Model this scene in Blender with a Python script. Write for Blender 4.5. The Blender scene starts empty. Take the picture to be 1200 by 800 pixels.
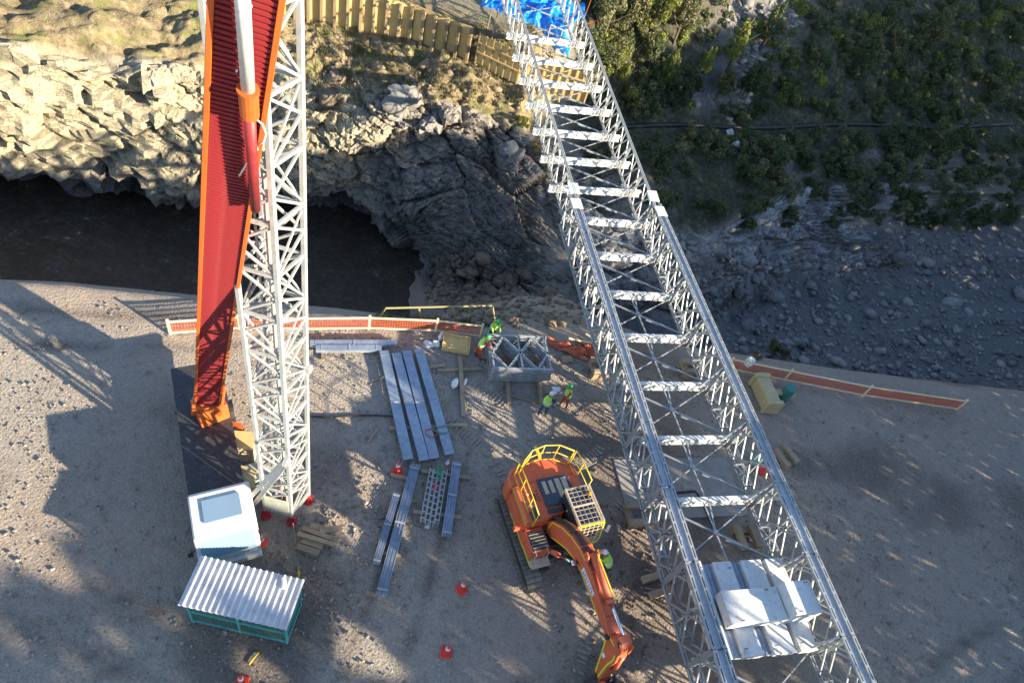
import bpy, bmesh, math, random
import numpy as np
from mathutils import Vector, Matrix
from mathutils.bvhtree import BVHTree
random.seed(7); RNG = np.random.default_rng(7)
SC = bpy.context.scene
COL = SC.collection
R = math.radians

# ------------------------------------------------------------------ camera
CAM_H = 24.8; FPX = 770.0
NAD = (370.0, 1070.0)                                   # where plumb lines meet in the 1200x800 photograph
dn = Vector((NAD[0]-600, NAD[1]-400, FPX)).normalized()
up_c = -dn
fw_c = Vector((0, 0, 1)); fw_c = (fw_c - up_c*fw_c.dot(up_c)).normalized()
rt_c = fw_c.cross(up_c)
if rt_c.x < 0: rt_c = -rt_c
RM = Matrix((rt_c, fw_c, up_c))                         # camera (x right, y down, z forward) to world
CAMP = Vector((0, 0, CAM_H))
cam = bpy.data.cameras.new('camera'); cam_o = bpy.data.objects.new('camera', cam); COL.objects.link(cam_o)
cx, cy, cz = RM.col[0], -RM.col[1], -RM.col[2]
cam_o.matrix_world = Matrix(((cx.x, cy.x, cz.x, 0), (cx.y, cy.y, cz.y, 0), (cx.z, cy.z, cz.z, CAM_H), (0, 0, 0, 1)))
cam.sensor_fit = 'HORIZONTAL'; cam.sensor_width = 36; cam.lens = 36*FPX/1200
cam.clip_start = 0.1; cam.clip_end = 2000
SC.camera = cam_o
def ray(px, py): return (RM @ Vector((px-600, py-400, FPX))).normalized()
def at(px, py, z=0.0):
    d = ray(px, py); return CAMP + d*((z-CAM_H)/d.z)

# ------------------------------------------------------------------ light
SUN_AZ, SUN_EL = 106.0, 17.0
world = bpy.data.worlds.new('World'); SC.world = world; world.use_nodes = True
wn = world.node_tree; wn.nodes.clear()
sky = wn.nodes.new('ShaderNodeTexSky'); sky.sky_type = 'NISHITA'; sky.sun_disc = False
sky.sun_elevation = R(SUN_EL); sky.sun_rotation = R(SUN_AZ); sky.altitude = 900; sky.air_density = 1.0; sky.dust_density = 0.4; sky.ozone_density = 1.0
bg = wn.nodes.new('ShaderNodeBackground'); bg.inputs['Strength'].default_value = 0.1
wo = wn.nodes.new('ShaderNodeOutputWorld')
wn.links.new(sky.outputs[0], bg.inputs[0]); wn.links.new(bg.outputs[0], wo.inputs[0])
sun = bpy.data.lights.new('sun', 'SUN'); sun.energy = 5.0; sun.angle = R(0.5); sun.color = (1.0, 0.84, 0.6)
sun_o = bpy.data.objects.new('sun', sun); COL.objects.link(sun_o)
SDIR = Vector((math.sin(R(SUN_AZ))*math.cos(R(SUN_EL)), math.cos(R(SUN_AZ))*math.cos(R(SUN_EL)), math.sin(R(SUN_EL))))
sun_o.rotation_euler = SDIR.to_track_quat('Z', 'Y').to_euler(); sun_o.location = SDIR*60
SC.view_settings.view_transform = 'Standard'; SC.view_settings.look = 'None'
SC.view_settings.exposure = 1.85; SC.view_settings.gamma = 1.0; SC.view_settings.use_curve_mapping = False
SC.render.engine = 'CYCLES'
SC.cycles.max_bounces = 5; SC.cycles.transparent_max_bounces = 6

# ------------------------------------------------------------------ helpers
def empty(name, loc=(0, 0, 0), rz=0.0):
    o = bpy.data.objects.new(name, None); COL.objects.link(o); o.location = loc; o.rotation_euler = (0, 0, rz)
    o.empty_display_size = 0.2
    return o
def tag(o, label=None, cat=None, group=None, kind=None):
    if label: o['label'] = label
    if cat: o['category'] = cat
    if group: o['group'] = group
    if kind: o['kind'] = kind
    return o
def inst(name, me, parent=None, loc=(0, 0, 0), rot=(0, 0, 0), sc=(1, 1, 1)):
    o = bpy.data.objects.new(name, me); COL.objects.link(o)
    o.location = loc; o.rotation_euler = rot; o.scale = sc
    if parent: o.parent = parent
    return o
def copy_tree(o, parent=None):
    c = o.copy(); COL.objects.link(c); c.parent = parent
    for ch in list(o.children): copy_tree(ch, c)
    return c
class MB:
    def __init__(s): s.v = []; s.f = []; s.m = []
    def add(s, vs, fs, m=0):
        b = len(s.v); s.v += [tuple(x) for x in vs]
        s.f += [tuple(b+i for i in f) for f in fs]; s.m += [m]*len(fs); return s
    def obox(s, c, ax, ay, az, m=0):                     # half-axis vectors
        c = Vector(c); ax = Vector(ax); ay = Vector(ay); az = Vector(az)
        vs = [c+ax*i+ay*j+az*k for k in (-1, 1) for j in (-1, 1) for i in (-1, 1)]
        return s.add(vs, [(0, 2, 3, 1), (4, 5, 7, 6), (0, 1, 5, 4), (2, 6, 7, 3), (0, 4, 6, 2), (1, 3, 7, 5)], m)
    def box(s, c, sz, m=0, rz=0.0):
        M = Matrix.Rotation(rz, 3, 'Z')
        return s.obox(c, M @ Vector((sz[0]/2, 0, 0)), M @ Vector((0, sz[1]/2, 0)), (0, 0, sz[2]/2), m)
    def cbox(s, c, sz, ch, m=0):                         # box with chamfered top and vertical edges
        x, y, z = sz[0]/2, sz[1]/2, sz[2]/2; c = Vector(c)
        def ring(x, y, k, zz): return [(x-k, -y, zz), (x, -y+k, zz), (x, y-k, zz), (x-k, y, zz), (-x+k, y, zz), (-x, y-k, zz), (-x, -y+k, zz), (-x+k, -y, zz)]
        vs = ring(x, y, ch, -z)+ring(x, y, ch, z-ch)+ring(x-ch, y-ch, ch*.6, z)
        vs = [c+Vector(v) for v in vs]
        fs = [tuple(range(7, -1, -1)), tuple(range(16, 24))]
        for L in (0, 8):
            for i in range(8): j = (i+1) % 8; fs.append((L+i, L+j, L+8+j, L+8+i))
        return s.add(vs, fs, m)
    def bar(s, p0, p1, w, h, up=(0, 0, 1), m=0):
        p0 = Vector(p0); p1 = Vector(p1); d = p1-p0; L = d.length
        if L < 1e-6: return s
        d /= L; up = Vector(up); r = d.cross(up)
        if r.length < 1e-3: r = d.cross(Vector((1, 0, 0)))
        r.normalize(); u = r.cross(d)
        return s.obox((p0+p1)/2, d*L/2, r*w/2, u*h/2, m)
    def tube(s, pts, r, n=8, m=0, cap=True):
        pts = [Vector(p) for p in pts]; rs = r if isinstance(r, (list, tuple)) else [r]*len(pts)
        vs = []; prev = None
        for i, p in enumerate(pts):
            d = (pts[min(i+1, len(pts)-1)]-pts[max(i-1, 0)]).normalized()
            if prev is None:
                a = d.cross(Vector((0, 0, 1)))
                if a.length < 1e-3: a = d.cross(Vector((1, 0, 0)))
            else: a = prev-d*prev.dot(d)
            a.normalize(); b = d.cross(a); prev = a
            vs += [p+(a*math.cos(2*math.pi*k/n)+b*math.sin(2*math.pi*k/n))*rs[i] for k in range(n)]
        fs = []
        for i in range(len(pts)-1):
            for k in range(n):
                j = (k+1) % n; fs.append((i*n+k, i*n+j, (i+1)*n+j, (i+1)*n+k))
        if cap: fs += [tuple(range(n-1, -1, -1)), tuple((len(pts)-1)*n+k for k in range(n))]
        return s.add(vs, fs, m)
    def lathe(s, prof, c=(0, 0, 0), n=14, m=0):
        c = Vector(c); vs = []
        for r, z in prof: vs += [c+Vector((r*math.cos(2*math.pi*k/n), r*math.sin(2*math.pi*k/n), z)) for k in range(n)]
        fs = []
        for i in range(len(prof)-1):
            for k in range(n): j = (k+1) % n; fs.append((i*n+k, i*n+j, (i+1)*n+j, (i+1)*n+k))
        fs.append(tuple((len(prof)-1)*n+k for k in range(n)))
        return s.add(vs, fs, m)
    def prism(s, poly, fn, t0, t1, m=0):                 # poly of 2D points, fn(a, b, t) -> 3D
        n = len(poly); vs = [fn(a, b, t0) for a, b in poly]+[fn(a, b, t1) for a, b in poly]
        fs = [tuple(range(n-1, -1, -1)), tuple(range(n, 2*n))]
        for i in range(n): j = (i+1) % n; fs.append((i, j, n+j, n+i))
        return s.add(vs, fs, m)
    def mesh(s, name, mats, smooth=False, bevel=0.0):
        me = bpy.data.meshes.new(name); me.from_pydata(s.v, [], s.f)
        for mt in (mats if isinstance(mats, (list, tuple)) else [mats]): me.materials.append(mt)
        if any(s.m): me.polygons.foreach_set('material_index', s.m)
        bm = bmesh.new(); bm.from_mesh(me); bmesh.ops.recalc_face_normals(bm, faces=bm.faces)
        if bevel: bmesh.ops.bevel(bm, geom=[e for e in bm.edges], offset=bevel, segments=1, affect='EDGES', clamp_overlap=True)
        bm.to_mesh(me); bm.free()
        if smooth: me.polygons.foreach_set('use_smooth', [True]*len(me.polygons))
        me.update(); return me
    def build(s, name, mats, parent=None, smooth=False, bevel=0.0, **k):
        return inst(name, s.mesh(name, mats, smooth, bevel), parent, **k)

# ------------------------------------------------------------------ materials
def ramp(nt, fac, stops):
    r = nt.nodes.new('ShaderNodeValToRGB'); e = r.color_ramp.elements
    while len(e) < len(stops): e.new(0.5)
    for i, (p, c) in enumerate(stops): e[i].position = p; e[i].color = (*c, 1)
    nt.links.new(fac, r.inputs[0]); return r.outputs[0]
def noise(nt, co, scale, detail=4, rough=0.6):
    n = nt.nodes.new('ShaderNodeTexNoise'); n.inputs['Scale'].default_value = scale; n.inputs['Detail'].default_value = detail
    n.inputs['Roughness'].default_value = rough; nt.links.new(co, n.inputs['Vector']); return n.outputs['Fac']
def mix(nt, fac, a, b, mode='MIX'):
    m = nt.nodes.new('ShaderNodeMix'); m.data_type = 'RGBA'; m.blend_type = mode
    for sock, v in ((m.inputs[0], fac), (m.inputs[6], a), (m.inputs[7], b)):
        if isinstance(v, (int, float)): sock.default_value = v
        elif isinstance(v, tuple): sock.default_value = (*v, 1)
        else: nt.links.new(v, sock)
    return m.outputs[2]
def mat_new(name):
    m = bpy.data.materials.new(name); m.use_nodes = True; nt = m.node_tree
    return m, nt, nt.nodes['Principled BSDF']
def bump(nt, b, h, strength=0.4, dist=0.02):
    n = nt.nodes.new('ShaderNodeBump'); n.inputs['Strength'].default_value = strength; n.inputs['Distance'].default_value = dist
    nt.links.new(h, n.inputs['Height']); nt.links.new(n.outputs[0], b.inputs['Normal'])
def paint(name, c, c2=None, rough=0.5, metal=0.0, scale=3.0, amt=(0.35, 0.7), bmp=0.08, dirt=None, rnd=0.0):
    m, nt, b = mat_new(name); tc = nt.nodes.new('ShaderNodeTexCoord'); co = tc.outputs['Object']
    c2 = c2 or tuple(x*0.72 for x in c)
    col = ramp(nt, noise(nt, co, scale, 6, 0.65), [(amt[0], c2), (amt[1], c)])
    if dirt:
        col = mix(nt, ramp(nt, noise(nt, co, scale*2.7, 8, 0.7), [(0.52, (0, 0, 0)), (0.72, (1, 1, 1))]), col, dirt)
    if rnd:
        oi = nt.nodes.new('ShaderNodeObjectInfo'); mr = nt.nodes.new('ShaderNodeMapRange')
        mr.inputs[3].default_value = 1-rnd; mr.inputs[4].default_value = 1+rnd; nt.links.new(oi.outputs['Random'], mr.inputs[0])
        hs = nt.nodes.new('ShaderNodeHueSaturation'); nt.links.new(mr.outputs[0], hs.inputs['Value']); nt.links.new(col, hs.inputs['Color']); col = hs.outputs[0]
    nt.links.new(col, b.inputs['Base Color']); b.inputs['Roughness'].default_value = rough; b.inputs['Metallic'].default_value = metal
    if bmp: bump(nt, b, noise(nt, co, scale*9, 5), bmp, 0.02)
    return m
M = {}
M['galv'] = paint('galvanised_steel', (0.43, 0.45, 0.465), (0.29, 0.32, 0.345), 0.42, 0.3, 2.5, rnd=0.07)
M['galv_plate'] = paint('galvanised_plate', (0.38, 0.45, 0.55), (0.25, 0.31, 0.4), 0.38, 0.5, 2.0, dirt=(0.22, 0.24, 0.28), rnd=0.08)
M['tower'] = paint('white_mast_paint', (0.42, 0.43, 0.42), (0.3, 0.32, 0.33), 0.45, 0.0, 2.0, dirt=(0.26, 0.25, 0.23))
M['white'] = paint('white_painted_steel', (0.66, 0.67, 0.67), (0.54, 0.56, 0.57), 0.5, 0.0, 2.0, dirt=(0.4, 0.4, 0.38))
M['orange'] = paint('orange_machine_paint', (0.6, 0.118, 0.042), (0.47, 0.092, 0.038), 0.52, 0.0, 1.6, dirt=(0.33, 0.15, 0.1))
M['crane_orange'] = paint('orange_boom_paint', (0.5, 0.11, 0.02), (0.42, 0.09, 0.02), 0.45)
M['crane_red'] = paint('red_ribbed_paint', (0.26, 0.022, 0.028), (0.17, 0.016, 0.02), 0.5, dirt=(0.2, 0.05, 0.05))
M['yellow'] = paint('yellow_rail_paint', (0.78, 0.55, 0.03), (0.66, 0.42, 0.03), 0.5)
M['lime'] = paint('lime_reflective_tape', (0.6, 0.72, 0.03), (0.5, 0.6, 0.03), 0.4)
M['yellow_box'] = paint('worn_yellow_paint', (0.5, 0.41, 0.22), (0.4, 0.33, 0.19), 0.75, dirt=(0.32, 0.27, 0.19))
M['black'] = paint('black_rubber', (0.025, 0.025, 0.028), None, 0.55)
M['dark'] = paint('dark_steel', (0.06, 0.06, 0.065), (0.04, 0.04, 0.045), 0.5, 0.3, dirt=(0.14, 0.12, 0.1))
M['shoe'] = paint('dusty_track_steel', (0.33, 0.29, 0.24), (0.17, 0.15, 0.125), 0.7, 0.2, 5, dirt=(0.26, 0.22, 0.18), rnd=.15)
M['chrome'] = paint('chrome_rod', (0.75, 0.77, 0.8), None, 0.16, 1.0, bmp=0)
M['cream'] = paint('dusty_cream_paint', (0.5, 0.44, 0.34), None, 0.55, dirt=(0.3, 0.25, 0.18))
M['red'] = paint('red_paint', (0.5, 0.03, 0.04), None, 0.5)
M['cone'] = paint('cone_red_plastic', (0.72, 0.05, 0.03), (0.6, 0.04, 0.03), 0.45)
M['tape'] = paint('white_reflective_band', (0.8, 0.8, 0.8), None, 0.35)
M['turq'] = paint('turquoise_paint', (0.09, 0.42, 0.4), (0.07, 0.33, 0.32), 0.5)
M['teal_net'] = paint('green_net', (0.05, 0.22, 0.19), None, 0.7)
M['roof'] = paint('zinc_roof_sheet', (0.7, 0.7, 0.72), (0.55, 0.56, 0.6), 0.35, 0.2, 1.2, dirt=(0.4, 0.39, 0.38))
M['palegreen'] = paint('pale_green_sheet', (0.5, 0.55, 0.48), None, 0.5)
M['bag'] = paint('white_plastic', (0.8, 0.8, 0.78), (0.66, 0.66, 0.66), 0.4, bmp=.3)
M['paper'] = paint('white_paper', (0.75, 0.75, 0.75), None, 0.7)
M['blue_sign'] = paint('blue_print', (0.1, 0.2, 0.5), None, 0.4)
M['rope_g'] = paint('green_rope', (0.02, 0.3, 0.14), None, 0.8)
M['rope_p'] = paint('pink_rope', (0.55, 0.06, 0.12), None, 0.8)
M['cable'] = paint('white_cable', (0.8, 0.76, 0.74), None, 0.5)
M['skin'] = paint('skin', (0.36, 0.2, 0.13), None, 0.55, bmp=0)
M['c_red'] = paint('red_coverall_cloth', (0.55, 0.06, 0.025), None, 0.85)
M['c_jean'] = paint('blue_jean_cloth', (0.05, 0.09, 0.2), None, 0.9)
M['c_navy'] = paint('navy_shirt_cloth', (0.03, 0.05, 0.16), None, 0.9)
M['hivis'] = paint('hi_vis_yellow_green', (0.42, 0.75, 0.06), (0.34, 0.62, 0.05), 0.75)
M['hat_g'] = paint('green_helmet_plastic', (0.03, 0.38, 0.1), None, 0.3, bmp=0)
M['hat_w'] = paint('white_helmet_plastic', (0.82, 0.82, 0.82), None, 0.3, bmp=0)
M['boot'] = paint('boot_leather', (0.05, 0.035, 0.025), None, 0.7)
M['mesh_o'] = paint('orange_barrier_mesh', (0.6, 0.17, 0.09), (0.5, 0.13, 0.07), 0.6)
M['lamp'] = paint('lens_orange', (0.85, 0.3, 0.02), None, 0.2)
def glass(name, c):
    m, nt, b = mat_new(name); b.inputs['Base Color'].default_value = (*c, 1); b.inputs['Roughness'].default_value = 0.06
    b.inputs['Specular IOR Level'].default_value = 0.8; return m
M['glass'] = glass('dark_cab_glass', (0.03, 0.045, 0.07))
M['glass_b'] = glass('sky_blue_glass', (0.18, 0.28, 0.4))  # blue of the reflected sky is put into the base colour
def wood(name, c, c2, dirt=(0.2, 0.16, 0.11)):
    m, nt, b = mat_new(name); tc = nt.nodes.new('ShaderNodeTexCoord'); mp = nt.nodes.new('ShaderNodeMapping')
    mp.inputs['Scale'].default_value = (0.7, 6, 6); nt.links.new(tc.outputs['Object'], mp.inputs['Vector'])
    g = noise(nt, mp.outputs[0], 4, 6, 0.65)
    col = ramp(nt, g, [(0.3, c2), (0.7, c)])
    col = mix(nt, ramp(nt, noise(nt, tc.outputs['Object'], 3, 6), [(0.5, (0, 0, 0)), (0.75, (0.8, 0.8, 0.8))]), col, dirt)
    oi = nt.nodes.new('ShaderNodeObjectInfo'); mr = nt.nodes.new('ShaderNodeMapRange'); mr.inputs[3].default_value = 0.78; mr.inputs[4].default_value = 1.18
    nt.links.new(oi.outputs['Random'], mr.inputs[0]); hs = nt.nodes.new('ShaderNodeHueSaturation')
    nt.links.new(mr.outputs[0], hs.inputs['Value']); nt.links.new(col, hs.inputs['Color'])
    nt.links.new(hs.outputs[0], b.inputs['Base Color']); b.inputs['Roughness'].default_value = 0.8
    bump(nt, b, g, 0.3, 0.01); return m
M['timber'] = wood('weathered_timber', (0.36, 0.28, 0.19), (0.24, 0.18, 0.12))
M['ply'] = wood('yellow_plywood', (0.6, 0.43, 0.17), (0.5, 0.35, 0.14), (0.38, 0.29, 0.16))
M['post'] = wood('form_timber', (0.52, 0.37, 0.16), (0.38, 0.27, 0.12), (0.3, 0.22, 0.12))
M['wall_post'] = wood('shaded_wall_post', (0.3, 0.22, 0.12), (0.2, 0.15, 0.085), (0.16, 0.12, 0.08))  # darker brown than the form timber: the posts' shade is in the colour
M['rail_wood'] = wood('pale_green_wood', (0.3, 0.27, 0.13), (0.22, 0.2, 0.1))
def rail_mat():
    m, nt, b = mat_new('yellow_band'); b.inputs['Base Color'].default_value = (0.8, 0.62, 0.4, 1); b.inputs['Roughness'].default_value = 0.6; return m
M['band'] = rail_mat()
def tarp_mat():
    m, nt, b = mat_new('blue_tarpaulin'); tc = nt.nodes.new('ShaderNodeTexCoord')
    n = noise(nt, tc.outputs['Object'], 1.6, 5)
    nt.links.new(ramp(nt, n, [(0.3, (0.005, 0.12, 0.55)), (0.7, (0.01, 0.26, 0.85))]), b.inputs['Base Color'])
    b.inputs['Roughness'].default_value = 0.28; bump(nt, b, noise(nt, tc.outputs['Object'], 5, 5), 0.5, 0.06); return m
M['tarp'] = tarp_mat()
def water_mat():
    m, nt, b = mat_new('river_water'); tc = nt.nodes.new('ShaderNodeTexCoord')
    wv = noise(nt, tc.outputs['Object'], 0.55, 8, 0.7); fl = noise(nt, tc.outputs['Object'], 2.6, 6, 0.7)
    fm = nt.nodes.new('ShaderNodeMath'); fm.operation = 'MULTIPLY'; nt.links.new(wv, fm.inputs[0]); nt.links.new(fl, fm.inputs[1])
    nt.links.new(ramp(nt, fm.outputs[0], [(0.2, (0.05, 0.04, 0.031)), (0.36, (0.09, 0.072, 0.056)), (0.42, (0.3, 0.28, 0.26))]), b.inputs['Base Color']); b.inputs['Roughness'].default_value = 0.25
    bump(nt, b, fl, 0.6, 0.2); return m
M['water'] = water_mat()
def terrain_mat():
    m, nt, b = mat_new('terrain'); g = nt.nodes.new('ShaderNodeNewGeometry'); co = g.outputs['Position']
    def attr(n):
        a = nt.nodes.new('ShaderNodeAttribute'); a.attribute_name = n; return a.outputs['Fac']
    n1 = noise(nt, co, 0.22, 6, 0.62); n2 = noise(nt, co, 2.2, 8, 0.7); n3 = noise(nt, co, 14, 6, 0.75)
    v = nt.nodes.new('ShaderNodeTexVoronoi'); v.inputs['Scale'].default_value = 9; v.feature = 'F1'; nt.links.new(co, v.inputs['Vector'])
    dirt = ramp(nt, n1, [(0.32, (0.25, 0.232, 0.205)), (0.5, (0.32, 0.282, 0.232)), (0.68, (0.38, 0.318, 0.245))])
    dirt = mix(nt, 0.55, dirt, ramp(nt, n3, [(0.3, (0.12, 0.108, 0.1)), (0.5, (0.33, 0.3, 0.27)), (0.72, (0.6, 0.54, 0.48))]))
    dirt = mix(nt, ramp(nt, n2, [(0.55, (0, 0, 0)), (0.7, (0.7, 0.7, 0.7))]), dirt, (0.15, 0.13, 0.11))
    red = mix(nt, ramp(nt, n2, [(0.3, (0.1, 0.1, 0.1)), (0.7, (0.5, 0.5, 0.5))]), dirt, (0.28, 0.19, 0.14))
    dirt = mix(nt, attr('red'), dirt, red); dirt = mix(nt, attr('damp'), dirt, ramp(nt, n3, [(0.3, (0.06, 0.05, 0.045)), (0.55, (0.155, 0.125, 0.108)), (0.75, (0.27, 0.225, 0.195))]))
    rock = ramp(nt, n2, [(0.28, (0.1, 0.096, 0.095)), (0.5, (0.22, 0.21, 0.202)), (0.72, (0.38, 0.36, 0.33))])
    rock = mix(nt, ramp(nt, n1, [(0.45, (0, 0, 0)), (0.66, (0.35, 0.35, 0.35))]), rock, (0.2, 0.158, 0.125))
    rock = mix(nt, attr('pale'), rock, ramp(nt, n3, [(0.3, (0.28, 0.25, 0.18)), (0.7, (0.46, 0.42, 0.31))]))
    rock = mix(nt, attr('grey'), rock, ramp(nt, n2, [(0.3, (0.2, 0.2, 0.205)), (0.5, (0.38, 0.38, 0.385)), (0.72, (0.55, 0.55, 0.545))]))
    vc = nt.nodes.new('ShaderNodeTexVoronoi'); vc.feature = 'DISTANCE_TO_EDGE'; vc.inputs['Scale'].default_value = 1.1
    wp = nt.nodes.new('ShaderNodeVectorMath'); wp.operation = 'ADD'; nn_ = nt.nodes.new('ShaderNodeTexNoise'); nn_.inputs['Scale'].default_value = 1.3; nn_.inputs['Detail'].default_value = 4
    nt.links.new(co, nn_.inputs['Vector']); nt.links.new(co, wp.inputs[0]); nt.links.new(nn_.outputs['Color'], wp.inputs[1]); nt.links.new(wp.outputs[0], vc.inputs['Vector'])
    rock = mix(nt, ramp(nt, vc.outputs['Distance'], [(0.0, (0.75, 0.75, 0.75)), (0.035, (0, 0, 0))]), rock, (0.035, 0.032, 0.03))
    soil = ramp(nt, n2, [(0.3, (0.085, 0.068, 0.045)), (0.5, (0.21, 0.17, 0.105)), (0.7, (0.36, 0.3, 0.19))])
    soil = mix(nt, ramp(nt, noise(nt, co, 0.7, 6), [(0.5, (0, 0, 0)), (0.64, (0.8, 0.8, 0.8))]), soil, (0.16, 0.17, 0.06))
    veg = ramp(nt, n2, [(0.3, (0.03, 0.034, 0.02)), (0.52, (0.075, 0.074, 0.05)), (0.74, (0.19, 0.175, 0.14))])
    scree = ramp(nt, n3, [(0.3, (0.07, 0.072, 0.078)), (0.55, (0.16, 0.163, 0.17)), (0.75, (0.3, 0.3, 0.305))])
    col = mix(nt, attr('soil'), dirt, soil); col = mix(nt, attr('rock'), col, rock)
    col = mix(nt, attr('veg'), col, veg); col = mix(nt, attr('scree'), col, scree)
    nt.links.new(col, b.inputs['Base Color']); b.inputs['Roughness'].default_value = 0.95; b.inputs['Specular IOR Level'].default_value = 0.2
    h = nt.nodes.new('ShaderNodeMath'); h.operation = 'MULTIPLY_ADD'; nt.links.new(n3, h.inputs[0]); h.inputs[1].default_value = 1.0
    h2 = nt.nodes.new('ShaderNodeMath'); h2.operation = 'MULTIPLY'; nt.links.new(v.outputs['Distance'], h2.inputs[0]); h2.inputs[1].default_value = -0.6
    nt.links.new(h2.outputs[0], h.inputs[2]); bump(nt, b, h.outputs[0], 0.8, 0.09)
    return m
M['terrain'] = terrain_mat()
def stone_mat(name, c, c2):
    m, nt, b = mat_new(name); g = nt.nodes.new('ShaderNodeNewGeometry')
    col = ramp(nt, noise(nt, g.outputs['Position'], 3.5, 6, 0.7), [(0.3, c2), (0.7, c)])
    rn = ramp(nt, g.outputs['Random Per Island'], [(0.0, (0.6, 0.6, 0.6)), (1.0, (1.25, 1.22, 1.18))])
    nt.links.new(mix(nt, 1.0, col, rn, 'MULTIPLY'), b.inputs['Base Color']); b.inputs['Roughness'].default_value = 0.9
    bump(nt, b, noise(nt, g.outputs['Position'], 18, 5), 0.4, 0.02); return m
M['stone'] = stone_mat('gravel_stone', (0.3, 0.28, 0.26), (0.17, 0.16, 0.155))
M['boulder'] = stone_mat('grey_boulder', (0.3, 0.3, 0.302), (0.16, 0.162, 0.166))
M['rubble'] = stone_mat('brown_rubble', (0.26, 0.205, 0.15), (0.14, 0.11, 0.085))
M['clod'] = stone_mat('earth_clod', (0.2, 0.155, 0.12), (0.1, 0.08, 0.065))
M['concrete'] = paint('poured_concrete', (0.3, 0.29, 0.285), (0.23, 0.225, 0.22), 0.85, 0, 1.4, dirt=(0.22, 0.2, 0.18), bmp=.2)
def leaf(name, c, c2):
    m, nt, b = mat_new(name); g = nt.nodes.new('ShaderNodeNewGeometry'); oi = nt.nodes.new('ShaderNodeObjectInfo')
    col = ramp(nt, g.outputs['Random Per Island'], [(0.0, c2), (1.0, c)])
    mr = nt.nodes.new('ShaderNodeMapRange'); mr.inputs[3].default_value = 0.7; mr.inputs[4].default_value = 1.25; nt.links.new(oi.outputs['Random'], mr.inputs[0])
    hs = nt.nodes.new('ShaderNodeHueSaturation'); nt.links.new(mr.outputs[0], hs.inputs['Value']); nt.links.new(col, hs.inputs['Color'])
    nt.links.new(hs.outputs[0], b.inputs['Base Color']); b.inputs['Roughness'].default_value = 0.6
    b.inputs['Transmission Weight'].default_value = 0.0
    tr = nt.nodes.new('ShaderNodeBsdfTranslucent'); nt.links.new(hs.outputs[0], tr.inputs[0]); ms = nt.nodes.new('ShaderNodeMixShader'); ms.inputs[0].default_value = 0.3
    out = nt.nodes['Material Output']; nt.links.new(b.outputs[0], ms.inputs[1]); nt.links.new(tr.outputs[0], ms.inputs[2]); nt.links.new(ms.outputs[0], out.inputs[0])
    return m
M['leaf_d'] = leaf('dark_green_leaf', (0.12, 0.15, 0.055), (0.055, 0.08, 0.03))
M['leaf_o'] = leaf('olive_leaf', (0.21, 0.21, 0.09), (0.1, 0.11, 0.05))
M['leaf_y'] = leaf('yellow_green_leaf', (0.27, 0.29, 0.06), (0.14, 0.17, 0.04))
M['leaf_s'] = leaf('dry_grass_leaf', (0.3, 0.26, 0.13), (0.17, 0.15, 0.07))
M['bark'] = paint('bark', (0.14, 0.11, 0.085), (0.08, 0.065, 0.05), 0.9, 0, 6)
M['flag_r'] = M['red']; M['flag_w'] = M['tape']

# ------------------------------------------------------------------ frame of the bridge and gorge: t across, s along
BAZ = R(-22.7)
DV = Vector((math.sin(BAZ), math.cos(BAZ), 0)); PV = Vector((DV.y, -DV.x, 0)); BRZ = R(22.7)
def W(t, s, z=0.0): return PV*t + DV*s + Vector((0, 0, z))
def ts(P): return P.dot(PV), P.dot(DV)

# ------------------------------------------------------------------ numpy noise
def _hash(ix, iy, iz, seed):
    h = (ix.astype(np.int64)*374761393 + iy.astype(np.int64)*668265263 + iz.astype(np.int64)*2147483647 + seed*1274126177) & 0xFFFFFFFF
    h = ((h ^ (h >> 13))*1274126177) & 0xFFFFFFFF
    h = ((h ^ (h >> 16))*2246822519) & 0xFFFFFFFF
    return ((h ^ (h >> 15)) & 0xFFFFFF)/float(0xFFFFFF)
def vnoise(P, seed=0):
    i = np.floor(P).astype(np.int64); f = P-i; f = f*f*(3-2*f); r = 0
    for dx in (0, 1):
        for dy in (0, 1):
            for dz in (0, 1):
                w = (f[:, 0] if dx else 1-f[:, 0])*(f[:, 1] if dy else 1-f[:, 1])*(f[:, 2] if dz else 1-f[:, 2])
                r = r + w*_hash(i[:, 0]+dx, i[:, 1]+dy, i[:, 2]+dz, seed)
    return r*2-1
def fbm(P, sc, oc=4, seed=0):
    r = 0; a = 1.0; P = P*sc
    for o in range(oc): r = r+a*vnoise(P, seed+o*17); P = P*2.03+7.1; a *= 0.5
    return r
def voro(P, seed=0, full=False):
    i = np.floor(P).astype(np.int64); n = len(P); f1 = np.full(n, 9.0); f2 = np.full(n, 9.0); idv = np.zeros(n); ctr = np.zeros((n, 3)); dr = np.zeros((n, 3))
    for dx in (-1, 0, 1):
        for dy in (-1, 0, 1):
            for dz in (-1, 0, 1):
                cx, cy, cz = i[:, 0]+dx, i[:, 1]+dy, i[:, 2]+dz
                q = np.stack([cx+_hash(cx, cy, cz, seed+1), cy+_hash(cx, cy, cz, seed+2), cz+_hash(cx, cy, cz, seed+3)], 1)
                d = np.sqrt(((P-q)**2).sum(1)); c = d < f1
                f2 = np.where(c, f1, np.minimum(f2, d)); f1 = np.where(c, d, f1); idv = np.where(c, _hash(cx, cy, cz, seed+4), idv)
                if full: ctr = np.where(c[:, None], q, ctr); dr = np.where(c[:, None], np.stack([_hash(cx, cy, cz, seed+k)-.5 for k in (5, 6, 7)], 1), dr)
    if full: return f1, f2, idv, ((P-ctr)*dr).sum(1)
    return f1, f2, idv

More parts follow.
